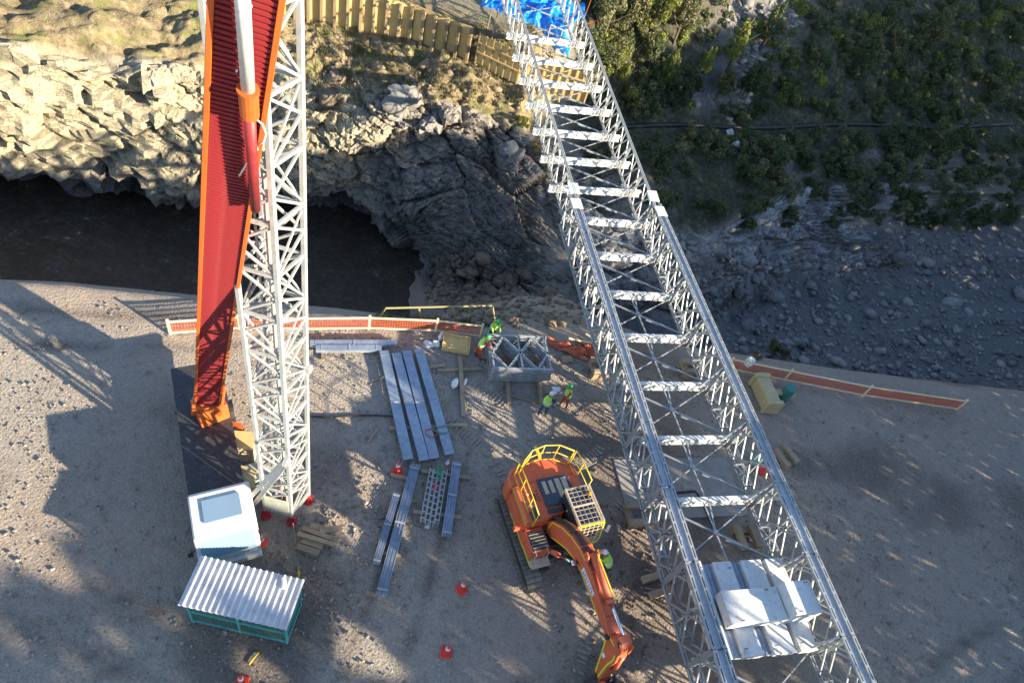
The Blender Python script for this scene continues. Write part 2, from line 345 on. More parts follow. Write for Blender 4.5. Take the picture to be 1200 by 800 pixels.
# ------------------------------------------------------------------ terrain: one sheet, near pad > gorge > far bank > hills
ST = [  # t : control polyline (s, z)
 (-400, [(-400, 0), (-5, 0), (21, 0), (23.5, 0), (24.5, -.9), (30, -9), (36, -17), (50, -17), (49.3, -14.6), (46, -12), (46.5, -3), (49, -1.4), (54.0, -.1), (55, 2), (75, 3), (110, 14), (500, 60)]),
 (-12, [(-400, 0), (-5, 0), (21, 0), (23.6, 0), (24.6, -.9), (30, -9), (36, -17), (50, -17), (49.3, -14.6), (46, -12), (46.5, -3), (49, -1.4), (54.0, -.1), (55, 2), (75, 3), (110, 14), (500, 60)]),
 (0, [(-400, 0), (-5, 0), (20, 0), (22.5, 0), (23.7, -.9), (28, -8), (34, -17), (50.5, -17.1), (49.5, -14.6), (46.3, -12.2), (47.3, -3.2), (49.5, -1.4), (53.5, -.1), (54.4, 2), (75, 3), (110, 14), (500, 60)]),
 (4.5, [(-400, 0), (-5, 0), (20, 0), (22.0, 0), (23.2, -.9), (28, -8), (33, -17), (47, -17), (45.6, -14.2), (44.0, -11.3), (46.8, -3), (49, -1.5), (53.4, -.1), (54.3, 2), (75, 3), (110, 14), (500, 60)]),
 (9, [(-400, 0), (-5, 0), (19.5, 0), (21.5, 0), (23, -.6), (28, -4.5), (32, -12), (38.8, -13.5), (41, -11), (44, -7), (46.4, -3), (48.2, -1.4), (51.2, -.1), (52.1, 2), (75, 3), (110, 14), (500, 60)]),
 (14, [(-400, 0), (-5, 0), (19, 0), (21.0, 0), (22.6, -.5), (29, -4.2), (33, -10), (38, -12.5), (40.5, -10), (44.0, -6.8), (45.4, -4), (46.6, -2), (48.5, -.3), (49.6, 2), (75, 3), (110, 14), (500, 60)]),
 (20, [(-400, 0), (-5, 0), (18.6, 0), (20.2, 0), (21.6, -.7), (25, -5), (31, -13), (36, -14), (38.3, -11), (40.5, -7.3), (46, -5.8), (50.3, -4.8), (52.2, -3.4), (56, 1), (68, 10), (100, 30), (500, 90)]),
 (30, [(-400, 0), (-5, 0), (17.5, 0), (19.2, 0), (20.4, -.9), (24, -6), (29, -12.5), (35.5, -14), (37.3, -11), (39.2, -7.4), (44, -6.7), (51.5, -5), (54.5, -4), (61, 3), (72, 13), (100, 33), (500, 90)]),
 (45, [(-400, 0), (-5, 0), (16, 0), (17.6, 0), (18.8, -.9), (22, -6), (27, -12), (43, -14), (45.5, -11), (48, -7), (51, -6.4), (55.5, -5), (58.5, -4), (66, 3), (78, 13), (105, 33), (500, 90)]),
 (80, [(-400, 0), (-5, 0), (13, 0), (14, 0), (15, -.9), (20, -6), (28, -11.5), (44, -12.5), (50, -10), (54, -7.2), (57, -6.5), (62, -5), (66, -4), (75, 3), (88, 13), (115, 33), (500, 90)]),
 (400, [(-400, 0), (-5, 0), (10, 0), (12, 0), (13, -.9), (18, -6), (28, -11.5), (44, -12.5), (50, -10), (54, -7.2), (57, -6.5), (62, -5), (66, -4), (75, 3), (88, 13), (115, 33), (500, 90)]),
]
SEGN = [8, 58, 8, 7, 22, 30, 16, 40, 60, 64, 34, 30, 10, 40, 34, 12]
def build_terrain():
    tt = np.concatenate([np.linspace(-400, -26, 10)[:-1], np.arange(-26, -13, 0.6), np.arange(-13, 30, 0.19), np.arange(30, 60, 0.45), np.linspace(60, 400, 14)])
    ks = np.array([a for a, _ in ST]); cp = np.array([p for _, p in ST], float)      # (nst, 17, 2)
    cpt = np.stack([np.stack([np.interp(tt, ks, cp[:, j, c]) for c in (0, 1)], 1) for j in range(cp.shape[1])], 1)  # (nt,17,2)
    rows = []; seg = []
    for j, n in enumerate(SEGN):
        for k in range(n):
            u = k/n; rows.append(cpt[:, j]*(1-u)+cpt[:, j+1]*u); seg.append(j+u)
    rows.append(cpt[:, -1]); seg.append(len(SEGN))
    G = np.stack(rows, 0); seg = np.array(seg); ns, ntt = G.shape[0], G.shape[1]
    # soften the corners of the profile a little
    for _ in range(3):
        Gs = G.copy(); Gs[1:-1] = (G[:-2]+2*G[1:-1]+G[2:])/4
        wmask = ((seg > 4.2) & (seg < 12.0)) | (seg > 13.2)
        G[wmask] = Gs[wmask]
    T = np.broadcast_to(tt, (ns, ntt)); S = G[:, :, 0]; Z = G[:, :, 1]; SG = np.broadcast_to(seg[:, None], (ns, ntt))
    P = np.stack([T*PV.x+S*DV.x, T*PV.y+S*DV.y, Z], 2)
    dv = np.gradient(P, axis=0); du = np.gradient(P, axis=1); N = np.cross(du, dv); N /= np.linalg.norm(N, axis=2, keepdims=True)+1e-9
    Pf = P.reshape(-1, 3); Nf = N.reshape(-1, 3); tf = T.ravel(); sg = SG.ravel()
    def band(a, b, soft=0.4): return np.clip((sg-a)/soft, 0, 1)*np.clip((b-sg)/soft, 0, 1)
    near = (np.abs(tf) < 70)
    left = np.clip((18.5-tf)/3.0, 0, 1)                                   # cliff side against the shrub side
    n_lo = fbm(Pf, 0.16, 4, 3)
    rock = band(6.6, 10.6, .5)*np.maximum(left, np.clip(n_lo*1.5+.2, 0, 1)*.8*(sg > 7.5))
    rock = np.maximum(rock, band(3.9, 7.2, .6)*np.clip((6-tf)/3, 0, 1)*.8)
    # a bare outcrop right of the bridge
    oc = np.clip((tf-18.5)/2, 0, 1)*np.clip((62-tf)/6, 0, 1)*band(6.9, 9.35, .35)*np.clip(fbm(Pf, .2, 3, 7)+1.1, 0, 1); rock = np.maximum(rock, oc); grey = oc
    # rock chute on the hillside at far right
    sN = Pf[:, 0]*DV.x+Pf[:, 1]*DV.y
    chute = np.exp(-(((tf-38.5-(sN-60)*.75)/3.4)**2))*band(11.6, 16, .5)*np.clip(fbm(Pf, .25, 3, 5)+.9, 0, 1)*1.3
    soil = band(10.2, 13.4, .4)*left 
    veg = np.clip(np.clip((tf-17)/3, 0, 1)*band(8.6, 99, .6)*(1-rock)*(1-np.clip(chute, 0, 1)), 0, 1)
    veg = np.maximum(veg, (sg > 14.2)*left*.8)
    scree = np.clip(np.clip((tf-17)/3, 0, 1)*band(4.2, 8.6, .6)+np.clip(chute, 0, 1), 0, 1)*(1-rock)
    gm = band(4.1, 99, .5)                                                # everything beyond the pad edge gets relief
    i = near & (gm > 0)
    Q = Pf[i].copy()
    # blocky rock: tilted beds, two sizes of block
    tq = Q @ np.array(PV[:]); sq = Q @ np.array(DV[:])
    wq_ = fbm(Q, .12, 2, 19)*1.2
    bed = Q[:, 2]*.80+tq*.42+sq*.30+wq_; al = tq*.88-Q[:, 2]*.45; cr = sq*.93-Q[:, 2]*.25
    Qb = np.stack([al, cr, bed], 1)
    f1, f2, idb, pl1 = voro(Qb*np.array([.23, .24, .33]), 11, True); e1 = np.clip((f2-f1)*9, 0, 1)
    g1, g2, ids, pl2 = voro(Qb*np.array([.85, .8, 1.15])+3.3, 23, True); e2 = np.clip((g2-g1)*7, 0, 1)
    h1, h2, idt, pl3 = voro(Qb*np.array([2.2, 2.0, 2.9])+1.7, 37, True); e3 = np.clip((h2-h1)*6, 0, 1)
    blocks = (idb-.5)*1.6+pl1*2.2-(1-e1)*.75 + (ids-.5)*.55+pl2*.8-(1-e2)*.35 + (idt-.5)*.12+pl3*.22-(1-e3)*.05
    strat = np.clip((tq-6.5)/3, 0, 1)*np.clip((20-tq)/3, 0, 1)*band(6.8, 9.4, .6)[i]
    saw = (bed*1.15+.25*vnoise(Q*.6, 9)) % 1.0; saw2 = (bed*2.9+.4*vnoise(Q*.9, 29)) % 1.0
    ribs = (saw**2.2)*.8+(saw2**1.6)*.3-.35+fbm(Q, .5, 3, 83)*.3
    rsel = rock[i]
    d = rsel*(blocks*(1-.6*strat)+ribs*(.8*strat+.3*(1-strat))+fbm(Q, 3.2, 3, 151)*.06) + fbm(Q, .35, 4, 31)*(.3*rsel+.6*soil[i]+.7*veg[i]+.8*scree[i])+fbm(Q, 1.1, 3, 141)*.3*scree[i]+fbm(Q, .9, 4, 131)*.45*soil[i] + fbm(Q, 1.7, 3, 41)*(.1+.12*soil[i])
    d += soil[i]*(np.maximum(ids-.6, 0)*1.1*e2)
    big = band(7.2, 9.9, .8)[i]*left[i]*fbm(Q, .11, 2, 77)*1.3
    flat = 1-.85*band(10.7, 11.5, .3)[i]*np.clip((tf[i]-19)/2, 0, 1)      # keep the bench path even
    amp = np.clip(gm[i]*2, 0, 1)*flat*(1-.8*band(11.6, 13.6, .3)[i]*left[i])
    Pf = Pf.copy(); Pf[i] += Nf[i]*((d+big)*amp)[:, None]
    pad = near & (sg > 1) & (sg < 4.1) & (np.abs(tf) < 60)
    Pf[pad, 2] += fbm(Pf[pad], .5, 3, 51)*.035+fbm(Pf[pad], 2.4, 2, 53)*.012-.03
    far = sg > 14
    Pf[far, 2] += fbm(Pf[far], .03, 4, 61)*np.clip((sg[far]-14)*3, 0, 5)
    # ground mesh; the yard's shade comes from the added leaf screen
    me = bpy.data.meshes.new('ground')
    me.vertices.add(len(Pf)); me.vertices.foreach_set('co', Pf.astype(np.float32).ravel())
    idx = np.arange(ns*ntt).reshape(ns, ntt)
    q = np.stack([idx[:-1, :-1], idx[:-1, 1:], idx[1:, 1:], idx[1:, :-1]], 2).reshape(-1, 4)
    me.loops.add(q.size); me.loops.foreach_set('vertex_index', q.ravel().astype(np.int32))
    me.polygons.add(len(q)); me.polygons.foreach_set('loop_start', np.arange(0, q.size, 4, dtype=np.int32)); me.polygons.foreach_set('loop_total', np.full(len(q), 4, dtype=np.int32))
    me.update(calc_edges=True); me.validate()
    pale = np.clip((3.2-tf)/3.0+fbm(Pf, .4, 3, 88)*.8, 0, 1)*band(8.6, 11.4, .7)
    redm = np.clip(fbm(Pf, .09, 3, 71)*1.2+.2+np.clip((tf-4)/8, 0, 1)*.5+np.clip((sg-2)*1.2, 0, .5), 0, 1)*(sg < 4.6)
    redm = np.maximum(redm, (sg < 7.2)*(sg > 4.1)*np.clip((tf-2)/3, 0, 1)*np.clip((20-tf)/2, 0, 1)*1.0)
    damp = np.exp(-((Pf[:, 0]-7.7)/1.5)**2)*np.clip((17-Pf[:, 1])/3, 0, 1)*np.clip(fbm(Pf, .6, 3, 111)+.75, 0, 1)*.85
    damp = np.clip(np.maximum(damp, np.clip(fbm(Pf, .18, 4, 113)*1.6-.35, 0, .75)), 0, 1)*(sg < 4.3)
    def lane(x0, y0, x1, y1, wdt):
        d = np.array([x1-x0, y1-y0]); L = np.hypot(*d); d = d/L; rx, ry = Pf[:, 0]-x0, Pf[:, 1]-y0; al_ = rx*d[0]+ry*d[1]; cr_ = -rx*d[1]+ry*d[0]+.35*np.sin(al_*.35)
        return np.exp(-((np.abs(cr_)-.95)/wdt)**2)*np.clip(al_/2, 0, 1)*np.clip((L-al_)/2, 0, 1)
    for ln in ((-1.5, 2, -.5, 21, .2), (-14, 5.5, 9, 4.2, .22), (12, 4, 26, 16, .24), (-22, 14, -9, 19, .25)):
        damp = np.maximum(damp, lane(*ln)*np.clip(.55+fbm(Pf, .8, 2, 117)*.5, 0, .9)*(sg < 4.1))
    for nm, arr in (('damp', damp), ('rock', rock), ('soil', soil), ('veg', veg), ('scree', scree), ('red', redm), ('pale', pale), ('grey', grey)):
        a = me.attributes.new(nm, 'FLOAT', 'POINT'); a.data.foreach_set('value', np.clip(arr, 0, 1).astype(np.float32))
    me.materials.append(M['terrain'])
    sm = (rock.reshape(ns, ntt)[:-1, :-1].ravel() < .5); me.polygons.foreach_set('use_smooth', sm)
    o = inst('ground', me); tag(o, kind='structure')
    return o, Pf, q
GROUND, TV, TQ = build_terrain()
BVH = BVHTree.FromPolygons([tuple(v) for v in TV], [tuple(x) for x in TQ])
def hit(px, py):
    loc, n, i, d = BVH.ray_cast(CAMP, ray(px, py)); return loc
def drop(x, y, z0=80):
    loc, n, i, d = BVH.ray_cast(Vector((x, y, z0)), Vector((0, 0, -1))); return loc.z if loc else 0.0
w = MB(); w.add([W(-80, 24, -15.6), W(17.5, 24, -15.6), W(17.5, 62, -15.6), W(-80, 62, -15.6)], [(0, 1, 2, 3)])
tag(w.build('river_water', M['water']), kind='structure')

# ------------------------------------------------------------------ launching bridge
ZB, ZT, ZX = 1.52, 3.62, 1.85                                  # bottom chord, top chord, transom axis
SP = 3.0; S0 = 16.82                                            # bay length, a transom station
PLANES_L = (12.52, 12.92); PLANES_R = (17.66, 18.08)
K0, K1 = -9, 4                                                  # double truss bays from K0 to K1
S_N = S0+SP*K1                                                  # nose starts here
def panel_mesh(name, L, H, cw=.075, slot=True, dm=.056):
    b = MB(); g = .052                                          # channel half-gap
    for z, hh in ((0, .1), (H, .1)):
        for sx in (-1, 1): b.box((sx*g, L/2, z), (.05, L-.02, hh))
        n = 6
        if slot:
            for k in range(n+1): b.box((0, .06+(L-.12)*k/n, z+.01), (.07, .1, hh*.8))
    hm = H/2
    for y in (.07, L/2, L-.07): b.box((0, y, hm), (dm, dm, H-.1))
    for a, c in (((.07, hm), (L/4, H-.05)), ((L/4, H-.05), (L/2, hm)), ((L/2, hm), (L*3/4, H-.05)), ((L*3/4, H-.05), (L-.07, hm)),
                 ((.07, hm), (L/4, .05)), ((L/4, .05), (L/2, hm)), ((L/2, hm), (L*3/4, .05)), ((L*3/4, .05), (L-.07, hm))):
        b.bar((0, a[0], a[1]), (0, c[0], c[1]), dm, dm, (1, 0, 0))
    for y in (L/4, L*3/4):
        for z in (.07, H-.07): b.box((0, y, z), (.02, .26, .1))
    for y in ((.0, L) if slot else ()):                         # pin lugs
        for z in (0, H): b.tube([(-.1, y, z), (.1, y, z)], .035, 6)
    return b.mesh(name, M['galv'])
BR = empty('truss_bridge', tuple(W(0, 0, 0)), BRZ)
tag(BR, 'long galvanised truss launching bridge reaching out from the site across the gorge', 'bridge')
PM = panel_mesh('truss_panel', SP, ZT-ZB)
for k in range(K0, K1):
    for t in PLANES_L+PLANES_R: inst('truss_panel', PM, BR, (t, S0+k*SP, ZB))
# plates bridging the two top chords of each double truss
cp = MB(); cp.box((0, SP/2, 0), (.29, SP-.06, .03)); cp.box((-.1, SP*.3, .03), (.06, .12, .05)); cp.box((.1, SP*.72, .03), (.06, .12, .05))
M['chord_plate'] = paint('matt_chord_plate', (0.42, 0.46, 0.52), (0.33, 0.37, 0.43), 0.6, 0.1, 2.0, dirt=(0.27, 0.28, 0.3), rnd=.1)
CPM = cp.mesh('chord_plate', M['chord_plate'])
for k in range(K0, K1):
    for a, b in (PLANES_L, PLANES_R):
        inst('chord_plate', CPM, BR, ((a+b)/2, S0+k*SP, ZT-.05))
# upright frames tying the pair at each station, with a raker to the cross beam
fr = MB(); wd = .42; H = ZT-ZB
for x in (0, wd): fr.box((x, 0, H/2), (.06, .05, H-.1))
for z in (.35, H/2, H-.25): fr.bar((0, 0, z), (wd, 0, z), .05, .05)
fr.bar((0, .04, .35), (wd, .04, H/2), .045, .045, (0, 1, 0)); fr.bar((wd, -.04, .35), (0, -.04, H/2), .045, .045, (0, 1, 0))
fr.bar((0, .04, H/2), (wd, .04, H-.25), .045, .045, (0, 1, 0)); fr.bar((wd, -.04, H/2), (0, -.04, H-.25), .045, .045, (0, 1, 0))
FRM = fr.mesh('bracing_frame', M['galv'])
top = MB()
for y in (-.45, .45): top.bar((0, y, 0), (wd, -y, 0), .05, .04)
for y in (-.5, .5): top.bar((0, y, 0), (wd, y, 0), .05, .05)
TPM = top.mesh('top_frame', M['galv'])
for k in range(K0, K1+1):
    for ta in (PLANES_L[0], PLANES_R[0]):
        inst('bracing_frame', FRM, BR, (ta, S0+k*SP, ZB))
        if k < K1: inst('top_frame', TPM, BR, (ta, S0+(k+.5)*SP, ZB+.1))
rk = MB(); rk.bar((0, 0, .0), (.55, 0, 1.5), .07, .07, (0, 1, 0)); rk.box((0, 0, 0), (.2, .12, .06))
RKM = rk.mesh('raker', M['galv'])
# cross beams: I sections
def transom_mesh(TLn):
    tr = MB(); tr.box((0, 0, .21), (TLn, .2, .03)); tr.box((0, 0, -.21), (TLn, .2, .03)); tr.box((0, 0, 0), (TLn, .025, .4))
    for k in range(9): tr.box((-TLn/2+.3+k*(TLn-.6)/8, 0, 0), (.02, .12, .39))
    for k in range(5): tr.box((-1.6+k*.8, 0, .235), (.1, .1, .022))
    return tr.mesh('transom', M['white'])
TRM = transom_mesh(5.5); TRN = transom_mesh(6.1)
for k in range(K0, K1+1):
    inst('transom', TRM, BR, (15.45, S0+k*SP+.16, ZX))
    for t, sg in ((PLANES_L[1]+.55, -1), (PLANES_R[0]-.55, 1)):
        inst('raker', RKM, BR, (t, S0+k*SP+.02, ZX+.24), (0, 0, 0 if sg > 0 else math.pi))
XL, XR = PLANES_L[1]+.12, PLANES_R[0]-.12
b1 = MB(); b1.bar((XL, .3, 0), (XR, SP-.1, .03), .045, .045); SB1 = b1.mesh('sway_rod', M['galv'])
b2 = MB(); b2.bar((XR, .3, .05), (XL, SP-.1, .06), .08, .07); b2.tube([((XL+XR)/2+.35, SP/2-.2, .056), ((XL+XR)/2+1.0, SP/2-.53, .052)], .07, 8); SB2 = b2.mesh('sway_brace', M['galv'])
XM = (XL+XR)/2-.05
v1 = MB(); v1.bar((XM-.16, 3.02, .2), (XM, SP/2+.1, .1), .05, .05); v1.bar((XM+.16, 3.02, .2), (XM, SP/2+.1, .1), .05, .05)
v1.bar((XM, SP/2+.1, .1), (XM, .12, .2), .06, .06); v1.box((XM, SP/2+.1, .1), (.2, .2, .06)); VM = v1.mesh('centre_strut', M['galv'])
for k in range(K0, K1):
    y = S0+k*SP+.16
    inst('sway_rod', SB1, BR, (0, y, ZX-.08)); inst('sway_brace', SB2, BR, (0, y, ZX-.05))
    if -6 <= k <= 1 and k not in (-4, -5): inst('centre_strut', VM, BR, (0, y, ZX))
# nose: single trusses, tipped up, joined by the link plates
NANG = R(7.5); NYAW = R(3.5); NL = 2.5; NN = 10
NOSE = Matrix.Translation((15.3, S_N, ZX)) @ Matrix.Rotation(NYAW, 4, 'Z') @ Matrix.Rotation(NANG, 4, 'X') @ Matrix.Translation((-15.3, 0, -ZX))
PNM = panel_mesh('nose_panel', NL, ZT-ZB, slot=False, dm=.055)
def nplace(name, me, t, s, z, rz=0):
    p = NOSE @ Vector((t, s, z)); o = inst(name, me, BR); o.matrix_local = Matrix.Translation(p) @ Matrix.Rotation(NYAW, 4, 'Z') @ Matrix.Rotation(NANG, 4, 'X') @ Matrix.Rotation(rz, 4, 'Z'); return o
for k in range(NN):
    for t in (PLANES_L[1]-.05, PLANES_R[0]+.05):
        nplace('truss_panel', PNM, t, k*NL, ZB)
    nplace('top_frame', TPM, PLANES_L[1]-.26, k*NL+.7, ZB); nplace('top_frame', TPM, PLANES_R[0]-.16, k*NL+.7, ZB)
    if 0 < k < 8: 
        nplace('transom', TRN, 15.3, k*NL+.16, ZX)
        nplace('raker', RKM, PLANES_L[1]+.5, k*NL+.02, ZX+.24, math.pi); nplace('raker', RKM, PLANES_R[0]-.5, k*NL+.02, ZX+.24)
    o = nplace('sway_rod', SB1, 0, k*NL+.16, ZX-.08); o.scale.y = NL/SP; o = nplace('sway_brace', SB2, 0, k*NL+.16, ZX-.05); o.scale.y = NL/SP
tri = MB()                                                      # pointed tips of the nose
for t in (PLANES_L[1]-.05, PLANES_R[0]+.05):
    for sx in (-.05, .05):
        tri.bar((t+sx, 0, ZB), (t+sx, 2.2, ZB+.35), .05, .1); tri.bar((t+sx, 0, ZT), (t+sx, 2.2, ZB+.35), .05, .1)
p = NOSE @ Vector((0, NN*NL, 0)); o = tri.build('nose_tip', M['galv'], BR); o.matrix_local = NOSE @ Matrix.Translation((0, NN*NL, 0))
lp = MB(); lp.box((0, 0, 0), (.62, .85, .04)); lp.box((-.27, 0, -.08), (.03, .85, .14)); lp.box((.27, 0, -.08), (.03, .85, .14)); LPM = lp.mesh('link_plate', M['white'], bevel=.008)
for ta in PLANES_L, PLANES_R:
    tm = (ta[0]+ta[1])/2
    inst('link_plate', LPM, BR, (tm, S_N-.75, ZT+.09)); 
    inst('link_plate', LPM, BR, (tm+(.1 if tm < 15 else -.1), S_N+.55, ZT+.13), (NANG, 0, 0))
# white deck units and the counterweight lying across them
def deck_unit(t0, t1, s0, s1, z0, z1, nm, label, mat=None, corr=False):
    c = W((t0+t1)/2, (s0+s1)/2, z0); e = empty(nm, tuple(c), BRZ); tag(e, label, 'deck unit' if 'deck' in nm else 'counterweight', 'white deck units lying on the bridge cross beams' if 'deck' in nm else 'white counterweight blocks on the bridge')
    b = MB(); w_, l_, h_ = t1-t0, s1-s0, z1-z0; b.cbox((0, 0, h_/2), (w_, l_, h_), .01); b.build('body', mat or M['white'], e)
    r = MB()
    for y in (-l_*.46, l_*.46): r.box((0, y, h_*.35), (w_*1.0+.03, .05, .06))
    r.build('edge_rib', M['galv'], e)
    hk = MB()
    for x, y in ((-w_*.3, -l_*.42), (w_*.3, l_*.42)):
        hk.tube([(x-.06, y, h_), (x-.04, y, h_+.07), (x+.04, y, h_+.07), (x+.06, y, h_)], .014, 6)
    hk.build('lifting_eye', M['dark'], e); return e
ZD = ZX+.26
deck_unit(13.2, 13.88, 4.75, 8.3, ZD, ZD+.26, 'deck_unit', 'white deck unit lying along the bridge right beside the near left truss')
deck_unit(14.35, 15.15, 4.75, 8.2, ZD, ZD+.26, 'deck_unit', 'middle white deck unit on the bridge, under the cross-laid white block')
deck_unit(15.6, 16.5, 4.75, 8.2, ZD, ZD+.26, 'deck_unit', 'white deck unit on the bridge toward the far right truss, second from that truss')
deck_unit(16.7, 17.45, 4.75, 8.2, ZD, ZD+.26, 'deck_unit', 'outermost white deck unit on the bridge, against the far right truss')
deck_unit(13.98, 16.35, 5.75, 6.95, ZD+.262, ZD+.75, 'counterweight_block', 'bright white box-shaped block laid across the deck units on the bridge')
deck_unit(16.4, 17.5, 5.75, 6.95, ZD+.262, ZD+1.25, 'counterweight_block', 'taller white block standing at the end of the cross-laid block, by the right truss')
for i, (ta, tb) in enumerate(((13.9, 14.33), (15.18, 15.57))):
    g = MB(); n = 6
    for k in range(n): g.box((ta+(tb-ta)*(k+.5)/n-(ta+tb)/2, 0, .02+.02*(k % 2)), ((tb-ta)/n*.9, 3.4, .04))
    tag(g.build('steel_deck_plate', M['galv_plate'], loc=tuple(W((ta+tb)/2, 6.5, ZD+.02)), rot=(0, 0, BRZ)),
        ('grey ribbed steel plate in the first gap between white deck units' if i == 0 else 'grey ribbed steel plate in the second gap between white deck units'), 'steel plate', 'ribbed plates between the deck units')

# ------------------------------------------------------------------ timber and cribs
def plank_on(name, a, b, wd, th, z, label, group, mat='timber', cat='timber'):
    a = Vector(a); b = Vector(b); d = b-a; e = MB(); L = d.length
    e.box((0, 0, 0), (L, wd, th)); 
    o = e.build(name, M[mat], bevel=.008, loc=((a.x+b.x)/2, (a.y+b.y)/2, z+th/2), rot=(0, 0, math.atan2(d.y, d.x)))
    return tag(o, label, cat, group)
GT = 'loose timber lying about the yard'
PL = [
 ((538.9, 419), (542.6, 489), .2, .14, 'upright-lying twin timber right of the four wide beams, dusty and split'),
 ((512, 434.5), (564, 432.5), .16, .1, 'timber sleeper running from the fourth wide beam toward the panel stack'),
 ((502, 431), (521, 428.5), .17, .1, 'short timber stub poking out at the upper end of the fourth wide beam'),
 ((436, 446.5), (452, 441.5), .08, .06, 'thin lath at the left side of the first wide beam'),
 ((456, 502.5), (548, 498), .16, .1, 'long timber bearer under the lower ends of the four wide beams'),
 ((432, 518), (443, 501.5), .09, .06, 'lone short lath on open gravel left of the wide beams'),
 ((378, 392), (378, 422), .14, .1, 'bearer under the left end of the two white channels'),
 ((443, 394), (443, 419), .14, .1, 'bearer under the right end of the two white channels'),
 ((482.7, 396.7), (512, 397.5), .09, .06, 'thin plank lying behind the white bags near the barrier'),
 ((493, 552), (552, 560.5), .15, .1, 'bearer under the upper ends of the ladder frames and grooved beam'),
 ((484, 599.5), (541, 606.5), .15, .1, 'bearer under the lower ends of the ladder frames and grooved beam'),
 ((458, 556.5), (489, 564), .15, .1, 'short bearer below the red cone, under the long narrow beam'),
 ((458, 584), (490, 588), .13, .1, 'bearer under the middle of the long narrow beam and its short neighbour'),
 ((439, 647), (470, 651), .13, .1, 'bearer under the lower end of the short narrow beam'),
 ((492, 571.5), (499.6, 577), .05, .03, 'small pale lath between the long narrow beam and the ladder frames'),
 ((672, 397), (681, 408), .07, .05, 'small splinter of timber below the orange netting heap'),
]
for a, b, wd, th, lb in PL: plank_on('timber', at(*a), at(*b), wd, th, 0.0, lb, GT)
def crib(px, py, n, L, rz, lab, z0=0.0, w_=.28, mat='timber'):
    P = at(px, py, 0); e = empty('timber_crib', tuple(P), rz); tag(e, lab, 'timber crib', 'timber cribs under and beside the bridge')
    bm_ = MB(); bm_.box((0, 0, 0), (L, w_, w_*.8)); me = bm_.mesh('beam', M[mat], bevel=.012)
    for lv in range(n):
        for k in (-1, 1):
            o = inst('beam', me, e, (0, 0, 0)); o.rotation_euler = (0, 0, (lv % 2)*math.pi/2)
            o.location = (0, k*L*.33, z0+w_*.4+lv*w_*.8) if lv % 2 == 0 else (k*L*.33, 0, z0+w_*.4+lv*w_*.8)
    return e
crib(700, 437, 3, .95, BRZ, 'brown timber crib under the left truss just below the orange netting heap')
crib(746, 606, 2, 1.2, BRZ+1.57, 'orange-brown timber packing under the left truss beside the excavator')
crib(872, 632, 2, 1.1, BRZ, 'timber packing lying under the right truss near the lower corner of the bridge')
crib(806, 437, 3, 1.0, BRZ, 'timber crib under the right truss close to the barrier at the gorge edge')
crib(917, 538, 2, 1.0, BRZ+.3, 'pale timber block pile on the ground to the right of the bridge')
crib(768, 686, 1, 1.0, BRZ+.2, 'low timber packing under the left truss opposite the arm of the excavator')
def stack_planks():
    P = at(369, 634, 0); e = empty('plank_pile', tuple(P), math.atan2((at(389, 640)-at(352, 627)).y, (at(389, 640)-at(352, 627)).x)); tag(e, 'small pile of short yellowish planks right of the mast foot', 'plank pile')
    b = MB(); b.box((0, 0, 0), (.85, .24, .11)); me = b.mesh('plank', M['timber'], bevel=.008)
    b = MB(); b.box((0, 0, 0), (1.45, .17, .1)); ml = b.mesh('plank', M['timber'], bevel=.008)
    for lv in range(2):
        for x, y in ((-.15, -.45), (-.12, -.18), (-.1, .2), (-.05, .46)): inst('plank', me, e, (x+.1*lv, y, .06+lv*.115), (0, 0, .04*lv-.03))
    inst('plank', ml, e, (.05, -.02, .29), (0, 0, .05)); inst('plank', ml, e, (.12, .2, .29), (0, 0, .0)); inst('plank', me, e, (.4, .52, .29), (0, 0, .5))
stack_planks()
# plywood tray holding stones
P = at(534, 405.5, 0); e = empty('plywood_box', tuple(P), R(-4)+R(15)); tag(e, 'shallow plywood box of grey stones between the white bags and the panel stack', 'box')
b = MB(); b.box((0, 0, .2), (1.3, .85, .04)); b.box((0, -.44, .18), (1.36, .03, .36)); b.box((0, .44, .18), (1.36, .03, .36)); b.box((-.665, 0, .18), (.03, .85, .36)); b.box((.665, 0, .18), (.03, .85, .36)); b.build('tray', M['ply'], e)

# ------------------------------------------------------------------ steel laid out on the ground
def deck_beam(a, b, wd, h, label, group, z=.1, kind='plate'):
    A = (Vector(a[0])+Vector(a[1]))/2; B = (Vector(b[0])+Vector(b[1]))/2; d = B-A; L = d.length
    e = empty('steel_beam', ((A.x+B.x)/2, (A.y+B.y)/2, z), math.atan2(d.y, d.x)); tag(e, label, 'steel beam', group)
    m = MB()
    if kind == 'plate':
        for sx in (-1, 1): m.box((sx*L/4, 0, h-.01), (L/2-.012, wd, .02)); m.box((sx*L/4, wd/2-.008, h/2-.02), (L/2-.012, .016, h-.04)); m.box((sx*L/4, -wd/2+.008, h/2-.02), (L/2-.012, .016, h-.04))
        m.build('channel', M['galv_plate'], e)
        r = MB(); r.box((0, 0, h+.012), (.06, wd*.98, .02)); r.box((L/2-.25, 0, h+.008), (.03, wd*.9, .014)); r.box((-L/2+.25, 0, h+.008), (.03, wd*.9, .014)); r.build('seam_strip', M['galv'], e)
    else:
        n = 3
        for k in range(n):
            y = (k-(n-1)/2)*wd/n
            for q in (-1, 1): m.box((0, y+q*wd/n*.33, h/2), (L, wd/n*.2, h))
            m.box((0, y, h*.35), (L-.02, wd/n*.46, h*.5))
        m.build('channel', M['galv_plate'], e)
        r = MB()
        for x in (-L*.46, -.1, L*.46): r.box((x, 0, h+.01), (.08, wd, .02))
        r.build('tie_strip', M['galv'], e)
    return e
G4 = 'four wide steel deck beams laid side by side'
